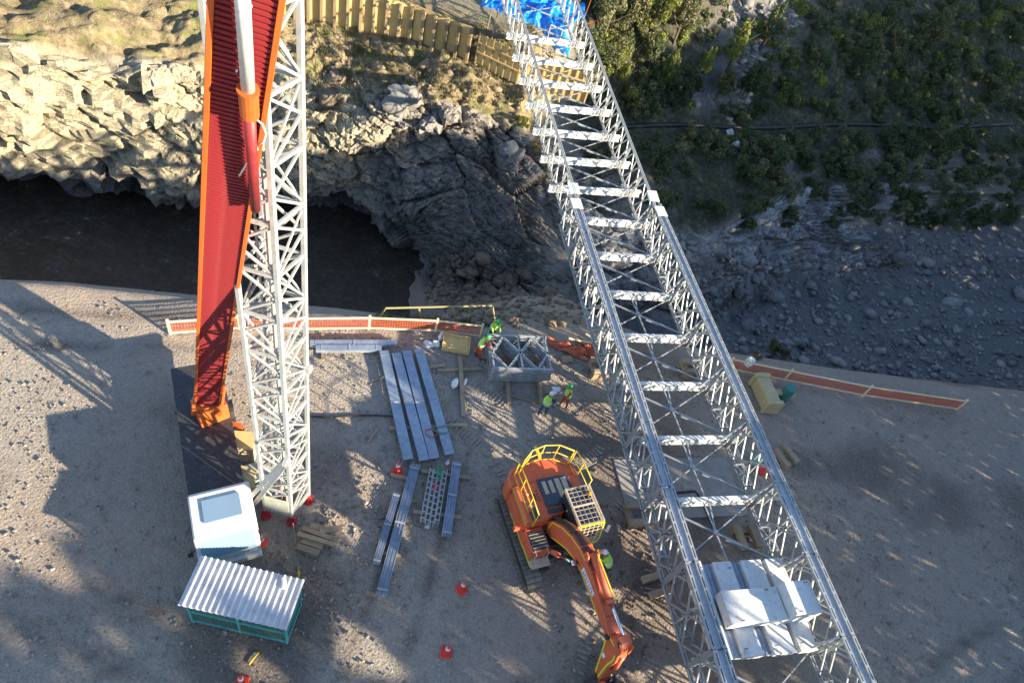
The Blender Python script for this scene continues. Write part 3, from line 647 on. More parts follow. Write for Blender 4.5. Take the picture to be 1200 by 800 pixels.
B4 = [((445, 411), (455, 410), (473.3, 539), (484, 537), 'leftmost of the four wide steel beams, nearest the mast'),
      ((459.8, 414), (468.5, 412.5), (491.8, 540), (503, 538), 'second wide steel beam from the mast side'),
      ((472, 411.5), (481, 410), (504, 538), (515, 535.5), 'third wide steel beam from the mast side, with the pink rope loop'),
      ((486, 409.5), (495.5, 408), (521.5, 533), (533, 531), 'wide steel beam nearest the excavator, with the green rope across')]
for a, b, c, d, lb in B4: deck_beam((at(*a, .3), at(*b, .3)), (at(*c, .3), at(*d, .3)), .43, .2, lb, G4)
deck_beam((at(363, 400, .3), at(363, 402, .3)), (at(465, 399.5, .3), at(465, 402, .3)), .3, .2, 'longer pale channel lying parallel to the orange barrier, on the gorge side of its twin', 'white channels by the barrier')
deck_beam((at(370, 405, .3), at(370, 408, .3)), (at(447.5, 405, .3), at(447.5, 408, .3)), .36, .2, 'shorter bluish channel lying parallel to the orange barrier, on the yard side of its twin', 'white channels by the barrier')
deck_beam((at(482.7, 541.7, .3), at(491.8, 543, .3)), (at(441, 695.7, .3), at(452, 698, .3)), .4, .16, 'longest narrow grooved beam, running down the yard between cone and ladder frames', 'grooved steel beams', kind='g')
deck_beam((at(462.5, 575.7, .3), at(468.6, 576.7, .3)), (at(437, 658.5, .3), at(444.6, 660, .3)), .28, .14, 'short narrow grooved beam lying left of the longest one', 'grooved steel beams', kind='g')
deck_beam((at(531.5, 540.6, .3), at(540, 540.6, .3)), (at(518.3, 626.6, .3), at(527.7, 627.3, .3)), .38, .2, 'dark blue-grey grooved beam right of the ladder frames', 'grooved steel beams', kind='g')
A0, A1 = at(514.5, 548, .35), at(503.5, 611, .35); d = A1-A0; L = d.length
LAB = ['ladder-like steel frame in the bundle, leftmost, beside the long narrow beam', 'ladder-like steel frame in the bundle, second from the long narrow beam', 'ladder-like steel frame in the bundle, third from the long narrow beam', 'ladder-like steel frame in the bundle, next to the dark grooved beam']
lf = MB()
for y in (-.075, .075): lf.tube([(-L/2, y, 0), (-L/2+.1, y, 0), (L/2-.1, y, 0), (L/2, y*.6, 0)], .02, 6)
LFM = lf.mesh('side_rail', M['galv']); rg = MB(); rg.box((0, 0, 0), (.05, .15, .03)); RGM = rg.mesh('rung', M['galv'])
for i in range(4):
    off = (i-1.5)*.19
    e = empty('ladder_frame', (0, 0, 0), math.atan2(d.y, d.x)); n_ = Vector((-d.y, d.x, 0)).normalized()
    e.location = (A0+A1)/2+n_*off; e.location.z = .14+.012*i; e.location += d.normalized()*(.06*((i*7) % 3))
    tag(e, LAB[i], 'steel frame', 'bundle of ladder-like frames')
    for z in (0, .14): inst('side_rail', LFM, e, (0, 0, z))
    for k in range(9): inst('rung', RGM, e, (-L/2+.15+k*(L-.3)/8, 0, .14))
def rope(name, pts, mat, r, label):
    b = MB(); P = [Vector(p) for p in pts]; Q = []
    for i in range(len(P)-1):
        p0, p1, p2, p3 = P[max(i-1, 0)], P[i], P[i+1], P[min(i+2, len(P)-1)]
        for k in range(6):
            u = k/6; Q.append(.5*((2*p1)+(p2-p0)*u+(2*p0-5*p1+4*p2-p3)*u*u+(3*p1-p0-3*p2+p3)*u**3))
    Q.append(P[-1]); b.tube(Q, r, 6); return tag(b.build(name, M[mat], smooth=True), label, 'rope')
rope('green_rope', [at(505, 502, .34), at(512, 500, .36), at(520, 499, .35), at(527, 497.5, .34), at(525, 506, .3), at(516, 507, .34), at(507, 503, .35)], 'rope_g', .025, 'green rope slung over the third and fourth wide beams')
rope('pink_rope', [at(499, 504, .34), at(503, 502, .35), at(511, 503, .36), at(512, 509, .36), at(505, 511, .36), at(499, 508, .35), at(499, 503, .35)], 'rope_p', .022, 'pink rope loop lying on the third wide beam')
rope('green_rope', [at(516, 543, .4), at(513, 549, .42), at(518, 553, .42), at(512, 557, .42), at(517, 560, .42), at(514, 551, .43), at(520, 548, .4)], 'rope_g', .03, 'knotted green rope on the top of the ladder-frame bundle')
rope('pink_rope', [at(508, 563, .4), at(511, 567, .42), at(507, 571, .42), at(513, 572, .42), at(515, 567, .42)], 'rope_p', .022, 'tangled pink rope on the ladder-frame bundle below the green one')
rope('black_cable', [at(365, 487.5, .03), at(390, 488.5, .04), at(425, 486.5, .03), at(462, 487.5, .03)], 'black', .045, 'straight black cable lying across the gravel between mast and wide beams')
rope('lashing_cord', [at(482, 601, .03), at(484, 608, .03), at(486, 615, .03), at(495, 618, .03)], 'dark', .012, 'thin dark cord trailing on the gravel below the ladder frames')

# stack of truss panels lying flat
SPM = panel_mesh('lying_panel', 2.95, 2.05, dm=.07)
c = (at(607, 413, 1.1)+at(610, 416, 1.1))/2
pa = at(574.5, 435, 1.0)-at(572, 392.5, 1.0); pl = at(645.8, 437, 1.0)-at(574.5, 435, 1.0); ang = math.atan2(pl.y, pl.x)
c = (at(574.5, 435, 1.0)+at(572, 392.5, 1.0)+at(642, 397, 1.0)+at(645.8, 436, 1.0))/4
pos = ['lowest', 'second from the ground', 'third from the ground', 'third from the top', 'second from the top', 'topmost']
for i in range(6):
    M3 = Matrix(((0, 1, 0), (0, 0, 1), (1, 0, 0))).transposed() if False else None
    o = inst('lying_truss', SPM); cc = Vector((c.x, c.y, 0))
    # local y (length) along the stack, local z (height of the panel) lying flat, local x up
    ex = Vector((0, 0, 1)); ey = Vector((math.cos(ang), math.sin(ang), 0)); ez = ex.cross(ey)
    loc = cc-ey*(2.95/2)-ez*(2.05/2)+Vector((.03*((i*5) % 3-1), .02*((i*3) % 3-1), .3+i*.165))
    o.matrix_world = Matrix(((ex.x, ey.x, ez.x, loc.x), (ex.y, ey.y, ez.y, loc.y), (ex.z, ey.z, ez.z, loc.z), (0, 0, 0, 1)))
    tag(o, 'galvanised truss panel lying flat in the stack, %s' % pos[i], 'truss panel', 'truss panels stacked flat by the barrier')
for (a, b, lb) in (((596, 474), (592, 420), 'left-hand bearer jutting out from under the panel stack'), ((634, 475), (628, 425), 'bearer jutting out from under the panel stack on the excavator side')):
    plank_on('timber', at(*a), at(*b), .17, .2, 0, lb, 'bearers under the panel stack')
plank_on('timber', at(598, 464), at(632, 472), .12, .06, 0, 'loose plank between the two bearers of the panel stack', GT)

# ------------------------------------------------------------------ cones, bags, barriers
def cone(px, py, label, bands=1, rz=0.3):
    P = at(px, py, 0); e = empty('traffic_cone', tuple(P), rz); tag(e, label, 'traffic cone', 'traffic cones standing in the yard')
    b = MB(); b.cbox((0, 0, .02), (.42, .42, .04), .03); b.build('base', M['cone'], e)
    b = MB(); b.lathe([(.155, .04), (.14, .09), (.1, .36), (.045, .68), (.03, .7)], n=16); b.build('body', M['cone'], e, smooth=True)
    b = MB(); b.lathe([(.094, .43), (.066, .585), (.06, .585)], n=16)
    if bands > 1: b.lathe([(.13, .2), (.11, .33), (.1, .33)], n=16)
    b.build('reflective_band', M['tape'], e, smooth=True)
cone(465.5, 552, 'red cone at the top of the long narrow beam', rz=.5)
cone(541, 690, 'red cone alone on gravel left of the excavator arm', rz=.8)
cone(523, 764, 'red cone nearest the bottom edge, left of the excavator bucket', rz=.2)
cone(283.5, 799, 'red cone below the turquoise shed', rz=.1)
cone(306, 634, 'red and white banded cone between white truck and mast', 2, .4)
def lump(name, P, sz, mat, label, cat, seed, group=None):
    bm = bmesh.new(); bmesh.ops.create_icosphere(bm, subdivisions=3, radius=1)
    co = np.array([v.co for v in bm.verts]); n = fbm(co, 1.3, 3, seed)*.28+fbm(co, 3.3, 2, seed+3)*.12
    for v, k in zip(bm.verts, n): v.co *= 1+k; v.co = Vector((v.co.x*sz[0], v.co.y*sz[1], max(v.co.z, -.55)*sz[2]+sz[2]*.55))
    me = bpy.data.meshes.new(name); bm.to_mesh(me); bm.free(); me.materials.append(M[mat]); o = inst(name, me, None, tuple(P))
    if cat: tag(o, label, cat, group)
    return o
lump('plastic_bag', at(516, 396), (.16, .28, .2), 'bag', 'crumpled white bag leaning at the upper left corner of the plywood box', 'bag', 1, 'white bags in the yard')
lump('plastic_bag', at(511, 404), (.2, .18, .17), 'bag', 'round white bag against the left side of the plywood box', 'bag', 2, 'white bags in the yard')
lump('plastic_bag', at(503, 404), (.3, .2, .1), 'paper', 'flat greyish sack left of the two white bags', 'bag', 3, 'white bags in the yard')
lump('plastic_bag', at(533, 451), (.16, .28, .16), 'bag', 'white bag lying against the twin timber', 'bag', 4, 'white bags in the yard')
lump('plastic_bag', at(545, 448), (.09, .2, .08), 'bag', 'small white rag on the right of the twin timber', 'bag', 5, 'white bags in the yard')
lump('plastic_bag', at(876, 427, 1.0), (.2, .18, .4), 'paper', 'white sack hung on the barrier right of the bridge', 'bag', 6)
lump('paper_scrap', at(524.5, 542), (.09, .14, .06), 'paper', 'white scrap at the foot of the fourth wide beam', 'scrap', 7)
lump('paper_scrap', at(501, 617), (.1, .1, .05), 'paper', 'white scrap below the ladder frames', 'scrap', 8)

def barrier(name, pts, h, label, posts):
    P = [Vector(p) for p in pts]; o0 = P[0]; e = empty(name, tuple(o0)); tag(e, label, 'barrier', 'orange mesh barriers along the gorge edge')
    P = [p-o0 for p in P]
    for z, r in ((h, .04), (.12, .035)):
        b = MB()
        for a, c in zip(P[:-1], P[1:]): b.bar(a+Vector((0, 0, z)), c+Vector((0, 0, z)), .05, r*2)
        b.build('rail', M['band'], e)
    b = MB()
    for a, c in zip(P[:-1], P[1:]):
        L = (c-a).length; n = max(2, int(L/.12)); dd = (c-a)/n
        for k in range(n): p = a+dd*k; b.bar(p+Vector((0, 0, .17)), p+Vector((0, 0, h-.06)), .05, .012, dd, 0)
        for z in np.arange(.22, h-.08, .13): b.bar(a+Vector((0, 0, z)), c+Vector((0, 0, z)), .014, .04)
    o = b.build('netting', M['mesh_o'], e)
    pb = MB(); pb.box((0, 0, h/2+.08), (.1, .1, h+.16)); pm = pb.mesh('post', M['band'], bevel=.01)
    for p in posts: inst('post', pm, e, tuple(Vector(p)-o0))
    return e
nl = [at(200, 392), at(281, 386), at(365, 387), at(432, 386), at(510, 389), at(562, 395)]
barrier('mesh_barrier', nl, .85, 'orange mesh barrier with pale rails along the gorge edge behind the mast', [nl[0], nl[1], nl[3], nl[4], nl[5]])
nr = [at(850, 432.5), at(918, 446), at(1010, 464), at(1120, 480)]
barrier('mesh_barrier', nr, .85, 'orange mesh barrier along the gorge edge right of the bridge', [nr[0], nr[1], nr[2], nr[3]])
# collapsed netting by the bridge
def crumple(px, py, sx, sy, hgt, rz, mat, label, seed, name, cat):
    P = at(px, py); n = 26; xs = np.linspace(-1, 1, n); X, Y = np.meshgrid(xs, xs, indexing='ij'); q = np.stack([X.ravel()*1.5, Y.ravel()*1.5, np.full(n*n, seed*3.1)], 1)
    z = (np.abs(fbm(q, 1.3, 4, seed))*1.1+.08)*hgt*(1-.6*np.maximum(np.abs(X), np.abs(Y)).ravel()**3)+.02
    x = X.ravel()*sx+vnoise(q*2, seed+5)*.18*sx; y = Y.ravel()*sy+vnoise(q*2, seed+9)*.18*sy
    b = MB(); b.add(list(zip(x, y, z)), [(i*n+j, (i+1)*n+j, (i+1)*n+j+1, i*n+j+1) for i in range(n-1) for j in range(n-1)])
    o = b.build(name, M[mat], loc=tuple(P), rot=(0, 0, rz)); md = o.modifiers.new('thick', 'SOLIDIFY'); md.thickness = .012
    return tag(o, label, cat)
crumple(664, 409, 1.1, .28, .35, R(-5), 'mesh_o', 'collapsed orange barrier netting lying between the panel stack and the bridge', 3, 'fallen_netting', 'netting')
crumple(688, 411, .5, .42, .45, R(10), 'mesh_o', 'bundle of orange and yellow netting against the foot of the left truss', 5, 'netting_bundle', 'netting')
for i, (a, b) in enumerate((((676, 396), (694, 408)), ((672, 399), (690, 412)), ((684, 396), (700, 406)), ((664, 402), (700, 410)))):
    plank_on('pole', at(*a), at(*b), .09, .09, .12+.08*i, ['short pole lying highest toward the gorge behind the netting bundle', 'short pole crossing the left side of the netting bundle', 'short pole nearest the truss in the netting heap', 'pale rail lying lengthwise over the collapsed netting'][i], 'poles in the netting heap', 'band' if i > 1 else 'timber', 'pole')
plank_on('board', at(658, 422), at(670, 421), .4, .1, 0, 'small stack of pale boards below the collapsed netting', None, 'timber', 'board')
# wooden hand rail beyond the edge
a, b, c_, d_ = at(445, 371, -.1), at(452, 361, .9), at(577, 358, .9), at(580, 377, -.1)
e = empty('hand_rail', tuple(b)); tag(e, 'pale wooden hand rail beyond the pad edge above the dark pool', 'hand rail')
m_ = MB(); m_.bar((0, 0, 0), c_-b, .06, .07); m_.build('rail', M['rail_wood'], e)
for p, q_ in ((a-b, Vector((0, 0, 0))), (d_-b, c_-b)): m_ = MB(); m_.bar(p, q_, .07, .07); m_.build('post', M['rail_wood'], e)
for x in (.3, .62): m_ = MB(); p = (c_-b)*x; m_.bar(p, p+Vector((.35, .1, -1.3)), .07, .07); m_.build('post', M['rail_wood'], e)

# concrete footing under the bridge, with a drain line
b = MB(); b.box((.35, 0, .03), (5.9, 3.0, .1)); tag(b.build('concrete_slab', M['concrete'], bevel=.02, loc=tuple(W(15.2, 12.6, -.04)), rot=(0, 0, BRZ)), kind='structure')
b = MB(); pts = [W(14.2, 12.25, .06), W(16.2, 12.35, .06), W(16.35, 12.0, .06), W(16.5, 10.6, .05)]
b.tube(pts, .06, 8); tag(b.build('black_hose', M['black'], smooth=True), 'black hose lying in a bend on the concrete slab under the bridge', 'hose')
# machine beside the bridge
P = at(893, 466); e = empty('roller_machine', tuple(P), R(22)); tag(e, 'dusty yellow roller box with a long yellow arm right of the bridge', 'machine')
b = MB(); b.prism([(-.4, 0), (.4, 0), (.4, .72), (.34, .8), (-.34, .8), (-.4, .72)], lambda x, z, t: Vector((x, t, z)), -.95, .95); b.build('housing', M['yellow_box'], e, bevel=.03)
for y in (-.9, .9): b = MB(); b.prism([(-.48, 0), (.48, 0), (.48, .8), (.4, .9), (-.4, .9), (-.48, .8)], lambda x, z, t: Vector((x, t, z)), y-.12, y+.12); b.build('end_flange', M['yellow_box'], e, bevel=.02)
b = MB(); b.box((.95, .1, .4), (1.1, .3, .22)); b.box((1.55, .05, .4), (.3, .55, .3)); b.build('arm', M['yellow_box'], e, bevel=.02)
b = MB(); b.box((.42, .1, .5), (.05, .6, .25)); b.build('plate', M['galv'], e)
P = at(917, 466); e = empty('green_drum', tuple(P)); tag(e, 'dark green drum beside the arm of the yellow roller box', 'drum')
b = MB(); b.lathe([(.3, 0), (.3, .28), (.315, .3), (.3, .32), (.3, .58), (.315, .6), (.3, .62), (.3, .88), (.28, .9)], n=20); b.build('body', M['teal_net'], e, smooth=False)
b = MB(); b.lathe([(.26, .9), (.26, .905)], n=20); b.lathe([(.04, .9), (.04, .93)], (.15, 0, 0), 8); b.build('lid', M['teal_net'], e)
# concrete debris pot under the truss
lump('rag_heap', at(893, 552), (.35, .25, .18), 'cone', 'red rag on the ground seen through the right truss', 'rag', 12)
lump('rag_heap', at(886, 541), (.3, .3, .2), 'turq', 'green sheet heap on the ground seen through the right truss', 'rag', 13)

# ------------------------------------------------------------------ lattice mast
Lf = at(342, 612); Lr = at(361.5, 587); Ll = at(312, 604); Lb = Lr+Ll-Lf
MA = (Lf+Lr+Ll+Lb)/4
mast = empty('lattice_mast', tuple(MA)); tag(mast, 'tall white lattice mast on red screw feet, rising past the left of the view', 'mast')
C4 = [Vector((p.x-MA.x, p.y-MA.y, 0)) for p in (Lf, Lr, Lb, Ll)]
MH = 21.6; LZ0 = .55
for c in C4:
    b = MB(); inw = (-c).normalized(); 
    b.box((c.x, c.y, (MH+LZ0)/2), (.12, .12, MH-LZ0)); b.build('leg', M['tower'], mast, bevel=.01)
    b = MB(); b.lathe([(.2, 0), (.2, .03), (.06, .06), (.06, .5), (.1, .52), (.1, .56)], c, 10)
    for k in range(4): b.bar(c+Vector((.17*math.cos(k*1.57), .17*math.sin(k*1.57), .04)), c+Vector((.05*math.cos(k*1.57), .05*math.sin(k*1.57), .42)), .05, .05)
    b.build('screw_foot', M['red'], mast)
SH = 1.55; NS = 13
bh = MB(); bd = MB(); 
for k in range(NS+1):
    z = .75+k*SH
    f_ = MB()
    for i in range(4): f_.bar(C4[i]+Vector((0, 0, z)), C4[(i+1) % 4]+Vector((0, 0, z)), .07, .08)
    f_.build('horizontal_brace', M['tower'], mast)
    if k == NS: break
    for i in range(4):
        a, c = C4[i], C4[(i+1) % 4]
        if (k+i) % 2: a, c = c, a
        dg = MB(); dg.bar(a+Vector((0, 0, z)), c+Vector((0, 0, z+SH*.5)), .055, .06); dg.bar(c+Vector((0, 0, z+SH*.5)), a+Vector((0, 0, z+SH)), .055, .06)
        dg.bar(a*.97+Vector((0, 0, z+.1)), c*.97+Vector((0, 0, z+SH-.1)), .04, .05)
        dg.build('diagonal_brace', M['tower'], mast)
# climbing ladder inside
ux = (C4[1]-C4[0]).normalized(); uy = (C4[3]-C4[0]).normalized()
ld = MB()
for q in (-.17, .17): ld.box((ux*q+uy*.18+Vector((0, 0, MH/2))), (.045, .045, MH-1))
ld.build('ladder_rail', M['tower'], mast)
ld = MB(); ld.bar(ux*-.17, ux*.17, .03, .03); RGL = ld.mesh('rung', M['tower'])
for k in range(60): inst('rung', RGL, mast, tuple(uy*.18+Vector((0, 0, .8+k*.34))))
tb = MB(); tb.tube([ux*-.25-uy*.2+Vector((0, 0, .7)), ux*-.25-uy*.2+Vector((0, 0, MH-.5))], .09, 8); tb.build('cable_duct', M['tower'], mast)
b = MB(); fm = (C4[0]+C4[3])/2; b.obox(fm+Vector((0, 0, 1.35))-ux*.06, uy*.46, ux*.01, (0, 0, .42)); b.build('base_sheet', M['palegreen'], mast)
for i, (za, zb) in enumerate(((.7, 1.5), (.7, 1.5))):
    for a, c in ((C4[0], C4[3]), (C4[0], C4[1])):
        pass
b = MB()
for a, c in ((0, 3), (0, 1), (1, 2), (2, 3)):
    b.bar(C4[a]+Vector((0, 0, .6)), C4[c]+Vector((0, 0, .6)), .09, .09)
b.build('base_frame', M['tower'], mast)
b = MB(); c = C4[1]; b.box((c.x+.07, c.y-.02, 8.6), (.2, .2, .26)); b.build('clamp', M['tower'], mast, bevel=.02)
s0 = at(335, 540, 5.8)-MA; s1 = at(289, 594, .3)-MA
for off in (-.1, .1):
    b = MB(); b.bar(s0+uy*off*.6, s1+uy*off*1.6, .13, .16); b.build('raking_strut', M['tower'], mast)
b = MB(); b.bar(s0+uy*-.06, s0+uy*.06, .3, .2); b.build('strut_head', M['tower'], mast)
# thin pole with a yellow and black sleeve, and the mast's plumb staff
P0 = at(350.5, 679); e = empty('marker_pole', tuple(P0)); tag(e, 'yellow banded marker pole standing at the corner of the turquoise shed', 'pole')
tp = at(349, 659, 1.5)-P0; b = MB(); b.tube([(0, 0, 0), tp*.55], .035, 8); b.build('yellow_sleeve', M['yellow'], e); b = MB(); b.tube([tp*.55, tp], .022, 8); b.build('pole', M['timber'], e)
P0 = at(346, 640); b = MB(); b.tube([(0, 0, 0), Vector((-.05, .03, 1.9))], .022, 8); tag(b.build('thin_rod', M['timber'], loc=tuple(P0)), 'thin brown rod standing in front of the mast foot', 'rod')

# ------------------------------------------------------------------ truck with its raised red boom
TKD = at(272, 650)-at(243, 480); TRZ = math.atan2(TKD.y, TKD.x)
TK = at(271, 647); trk = empty('crane_truck', tuple(TK), TRZ); tag(trk, 'white truck with a tall red ribbed boom, left of the mast', 'truck')
# local x forward; the cab front looks to the right of the picture
b = MB(); b.prism([(-1.5, .75), (.55, .75), (.62, 1.35), (.3, 2.35), (-1.35, 2.4), (-1.5, 2.2)], lambda x, z, t: Vector((x, t, z)), -1.0, 1.0); b.build('cab', M['white'], trk, bevel=.05)
b = MB(); b.obox((.475, 0, 1.82), (.16*.95, 0, -.5*.84), (0, .86, 0), (.014, 0, .006)); b.build('windscreen', M['glass_b'], trk)
for sy in (-1, 1):
    b = MB(); b.prism([(-.75, 1.5), (.38, 1.5), (.2, 2.15), (-.75, 2.15)], lambda x, z, t: Vector((x, t, z)), sy*1.0, sy*1.012); b.build('side_window', M['glass'], trk)
    b = MB(); b.box((.5, sy*1.17, 1.9), (.1, .16, .36)); b.bar((.45, sy*1.0, 1.95), (.5, sy*1.12, 1.95), .03, .03); b.build('mirror', M['black'], trk)
b = MB(); b.box((.64, 0, .72), (.16, 2.0, .3)); b.build('bumper', M['white'], trk, bevel=.03)
for sy in (-.75, .75): b = MB(); b.box((.63, sy, 1.05), (.06, .3, .16)); b.build('headlight', M['tape'], trk)
b = MB(); b.obox((-.6, 0, 2.425), (.42, 0, -.012), (0, .6, 0), (0, 0, .02)); b.build('roof_sky_patch', M['glass_b'], trk)  # blue sheet paints the sky's reflection onto the cab roof
b = MB(); b.box((-4.2, 0, .85), (7.6, .9, .3)); b.box((-4.9, -.1, 1.12), (6.2, 1.9, .1)); b.build('chassis', M['dark'], trk)
for x in (-.35, -4.6, -5.8):
    for sy in (-1, 1):
        b = MB(); b.tube([(x, sy*.72, .48), (x, sy*1.0, .48)], .48, 20); w_ = b.build('wheel', M['black'], trk); b = MB(); b.tube([(x, sy*1.0, .48), (x, sy*1.01, .48)], .26, 14); b.build('rim', M['cream'], w_)
# the boom: a ribbed box, seen along its length
bA = at(331, 0, CAM_H+ray(331, 0).z*10.0); bB = at(283, 310, CAM_H+ray(283, 310).z*16.2)
dirb = (bB-bA).normalized(); bot = bA+dirb*((2.0-bA.z)/dirb.z); topb = bA-dirb*2.5
vw = (bA-CAMP).normalized(); side = dirb.cross(vw).normalized()
if side.dot(RM.col[0]) > 0: side = -side                      # points to the left in the picture
nrm = dirb.cross(side).normalized()
if nrm.dot(vw) > 0: nrm = -nrm                                # toward the viewer
IW = Matrix.Translation(TK) @ Matrix.Rotation(TRZ, 4, 'Z'); IWi = IW.inverted()
def tl(p): return IWi @ Vector(p)
def wobj(b, name, mat, **k): b.v = [tuple(tl(p)) for p in b.v]; return b.build(name, mat, trk, **k)
BWD = .84; BDP = .7
b = MB(); b.obox((topb+bot)/2+side*BWD/2-nrm*(BDP/2+.03), dirb*((bot-topb).length/2), side*(BWD/2-.03), nrm*(BDP/2-.02)); wobj(b, 'boom', M['crane_red'])
L = (bot-topb).length; n = int(L/.105); r_ = MB(); R3 = IWi.to_3x3()
r_.obox((0, 0, 0), R3 @ (dirb*.03), R3 @ (side*(BWD/2-.05)), R3 @ (nrm*.035)); RIBM = r_.mesh('rib', M['crane_red'])
for k in range(n): inst('rib', RIBM, trk, tuple(tl(topb+dirb*(.1+k*.105)+side*BWD/2-nrm*.03)))
for k in (0, 1):
    for dz in (0, BDP):
        b = MB(); b.bar(topb+side*(k*BWD)-nrm*dz, bot+side*(k*BWD)-nrm*dz, .09, .09, nrm); wobj(b, 'edge_beam', M['crane_orange'], bevel=.01)
b = MB()
for i, t_ in enumerate((2.55, 2.75, 2.95, 3.1, 3.25, 3.5, 3.7, 4.0)):
    for q in ((.46, .36) if i % 2 else (.44,)): p = topb+dirb*t_+side*q+nrm*.004; b.tube([p, p+nrm*.03], .018, 8)
wobj(b, 'bolt_head', M['tape'])
def onboom(px, py, lift):                                      # a point on the boom's face plane under the pixel, raised off it
    d_ = ray(px, py); u = (bA-CAMP).dot(nrm)/d_.dot(nrm); return CAMP+d_*u+nrm*lift
q0, q1, q2 = onboom(286, -25, .2), onboom(293, 96, .2), onboom(297, 128, .2)
dq = (q1-q0).normalized()
b = MB(); b.tube([q0-dq*1.5, q1], .1, 14); wobj(b, 'hydraulic_ram', M['white'], smooth=True)
b = MB(); b.tube([q1-dq*.02, q1+dq*.5], .145, 16); b.tube([q1-dq*.07, q1-dq*.02], .165, 16); wobj(b, 'ram_collar', M['crane_orange'], smooth=False)
b = MB(); b.tube([q1+dq*.5, q1+dq*3.2], .09, 12); wobj(b, 'ram_rod', M['crane_red'], smooth=True)
cb = MB(); pts = [onboom(x, y, .15) for x, y in ((282, 198), (290, 185), (299, 174), (303, 166), (299, 158), (293, 148), (295, 137), (302, 131), (309, 137), (313, 148), (310, 158), (304, 161))]
cb.tube(pts, .018, 6); wobj(cb, 'white_cable', M['cable'], smooth=True)
b = MB(); b.obox(topb+side*BWD/2-nrm*BDP/2-dirb*.25, dirb*.3, side*.5, nrm*.42); wobj(b, 'boom_head', M['crane_orange'], bevel=.04)
pb = bot+side*BWD/2-nrm*BDP/2; b = MB(); b.obox(pb+dirb*.25, dirb*.6, side*.55, nrm*.5); wobj(b, 'boom_foot', M['crane_orange'], bevel=.04)
b = MB(); b.bar(pb+dirb*.4, Vector((pb.x, pb.y, 1.0)), 1.1, 1.0); wobj(b, 'slew_pedestal', M['crane_orange'], bevel=.03)
for q in ((-1.2, 0), (1.2, 0)):
    b = MB(); p = Vector((pb.x+q[0], pb.y+q[1], 0)); b.bar(p+Vector((0, 0, .05)), p+Vector((0, 0, .95)), .16, .16); b.box(p+Vector((0, 0, .03)), (.5, .5, .06)); b.bar(p+Vector((0, 0, .9)), Vector((pb.x, pb.y, .9)), .18, .18); wobj(b, 'outrigger', M['crane_orange'])
# things half hidden behind the mast
def small_box(px, py, sz, rz, mat, name, label, cat, lidm=None):
    P = at(px, py); e = empty(name, tuple(P), rz); tag(e, label, cat); b = MB(); b.cbox((0, 0, sz[2]/2), sz, .03); b.build('body', M[mat], e)
    b = MB(); b.cbox((0, 0, sz[2]+.03), (sz[0]*1.04, sz[1]*1.04, .06), .015); b.build('lid', M[lidm or mat], e)
    for q in (-.3, .3): b = MB(); b.box((q*sz[0], -sz[1]/2-.01, sz[2]*.5), (.06, .02, sz[2]*.9)); b.build('batten', M[lidm or mat], e)
    return e
small_box(287, 530, (.9, .8, .9), .3, 'cream', 'storage_crate', 'beige crate standing left behind the mast', 'crate', 'ply')
small_box(284, 572, (1.0, .9, .9), .2, 'yellow_box', 'generator', 'yellow generator box left of the mast foot', 'generator')
small_box(299, 563, (.8, .7, .7), .7, 'palegreen', 'tool_chest', 'pale green chest squeezed between yellow box and mast', 'chest')

# ------------------------------------------------------------------ turquoise shed
z0r = 2.2
ra, rb = at(353, 682, 2.2), at(337, 733, 2.05); rd = rb-ra
SHZ = math.atan2((ra-at(281, 665, 2.2)).y, (ra-at(281, 665, 2.2)).x)
sx_ = Vector((math.cos(SHZ), math.sin(SHZ), 0)); sy_ = Vector((-sx_.y, sx_.x, 0))
DEP = abs((ra-rb).dot(sy_)); WID = 3.3
SO = Vector((ra.x, ra.y, 0)); shed = empty('site_shed', tuple(SO), SHZ); tag(shed, 'turquoise framed shed with net walls and a ribbed zinc roof, lower left', 'shed')
# local: x from -WID to 0, y from -DEP (front) to 0
b = MB(); b.box((0, 0, 1.03), (.07, .07, 2.06)); pm_ = b.mesh('post', M['turq'])
for x in (-WID+.04, -WID/2, -.04):
    for y in (-DEP+.06, -.04): inst('post', pm_, shed, (x, y, 0))
b = MB()
for z in (.1, 1.0, 2.03):
    b.bar((-WID, -DEP+.06, z), (0, -DEP+.06, z), .05, .07); b.bar((-WID, -.04, z), (0, -.04, z), .05, .07); b.bar((-.04, -DEP, z), (-.04, 0, z), .05, .07); b.bar((-WID+.04, -DEP, z), (-WID+.04, 0, z), .05, .07)
b.build('rail', M['turq'], shed)
nt_ = MB()
for k in range(1, 26):
    x = -WID+k*WID/26; nt_.box((x, -DEP+.06, 1.05), (.012, .012, 1.9)); nt_.box((x, -.04, 1.05), (.012, .012, 1.9))
for k in range(1, 26):
    y = -DEP+k*DEP/26; nt_.box((-.04, y, 1.05), (.012, .012, 1.9)); nt_.box((-WID+.04, y, 1.05), (.012, .012, 1.9))
for k in range(1, 13):
    z = .1+k*.15; nt_.box((-WID/2, -DEP+.06, z), (WID, .01, .01)); nt_.box((-.04, -DEP/2, z), (.01, DEP, .01))
tag(nt_.build('wall_net', M['teal_net'], shed), kind='stuff')
b = MB(); b.box((-WID/2, -DEP/2, .09), (WID-.1, DEP-.1, .06)); b.build('shed_floor', M['timber'], shed)
b = MB(); b.box((-WID/2, -.12, 1.05), (WID-.15, .03, 1.9)); b.build('back_sheet', M['turq'], shed)
NR = 17
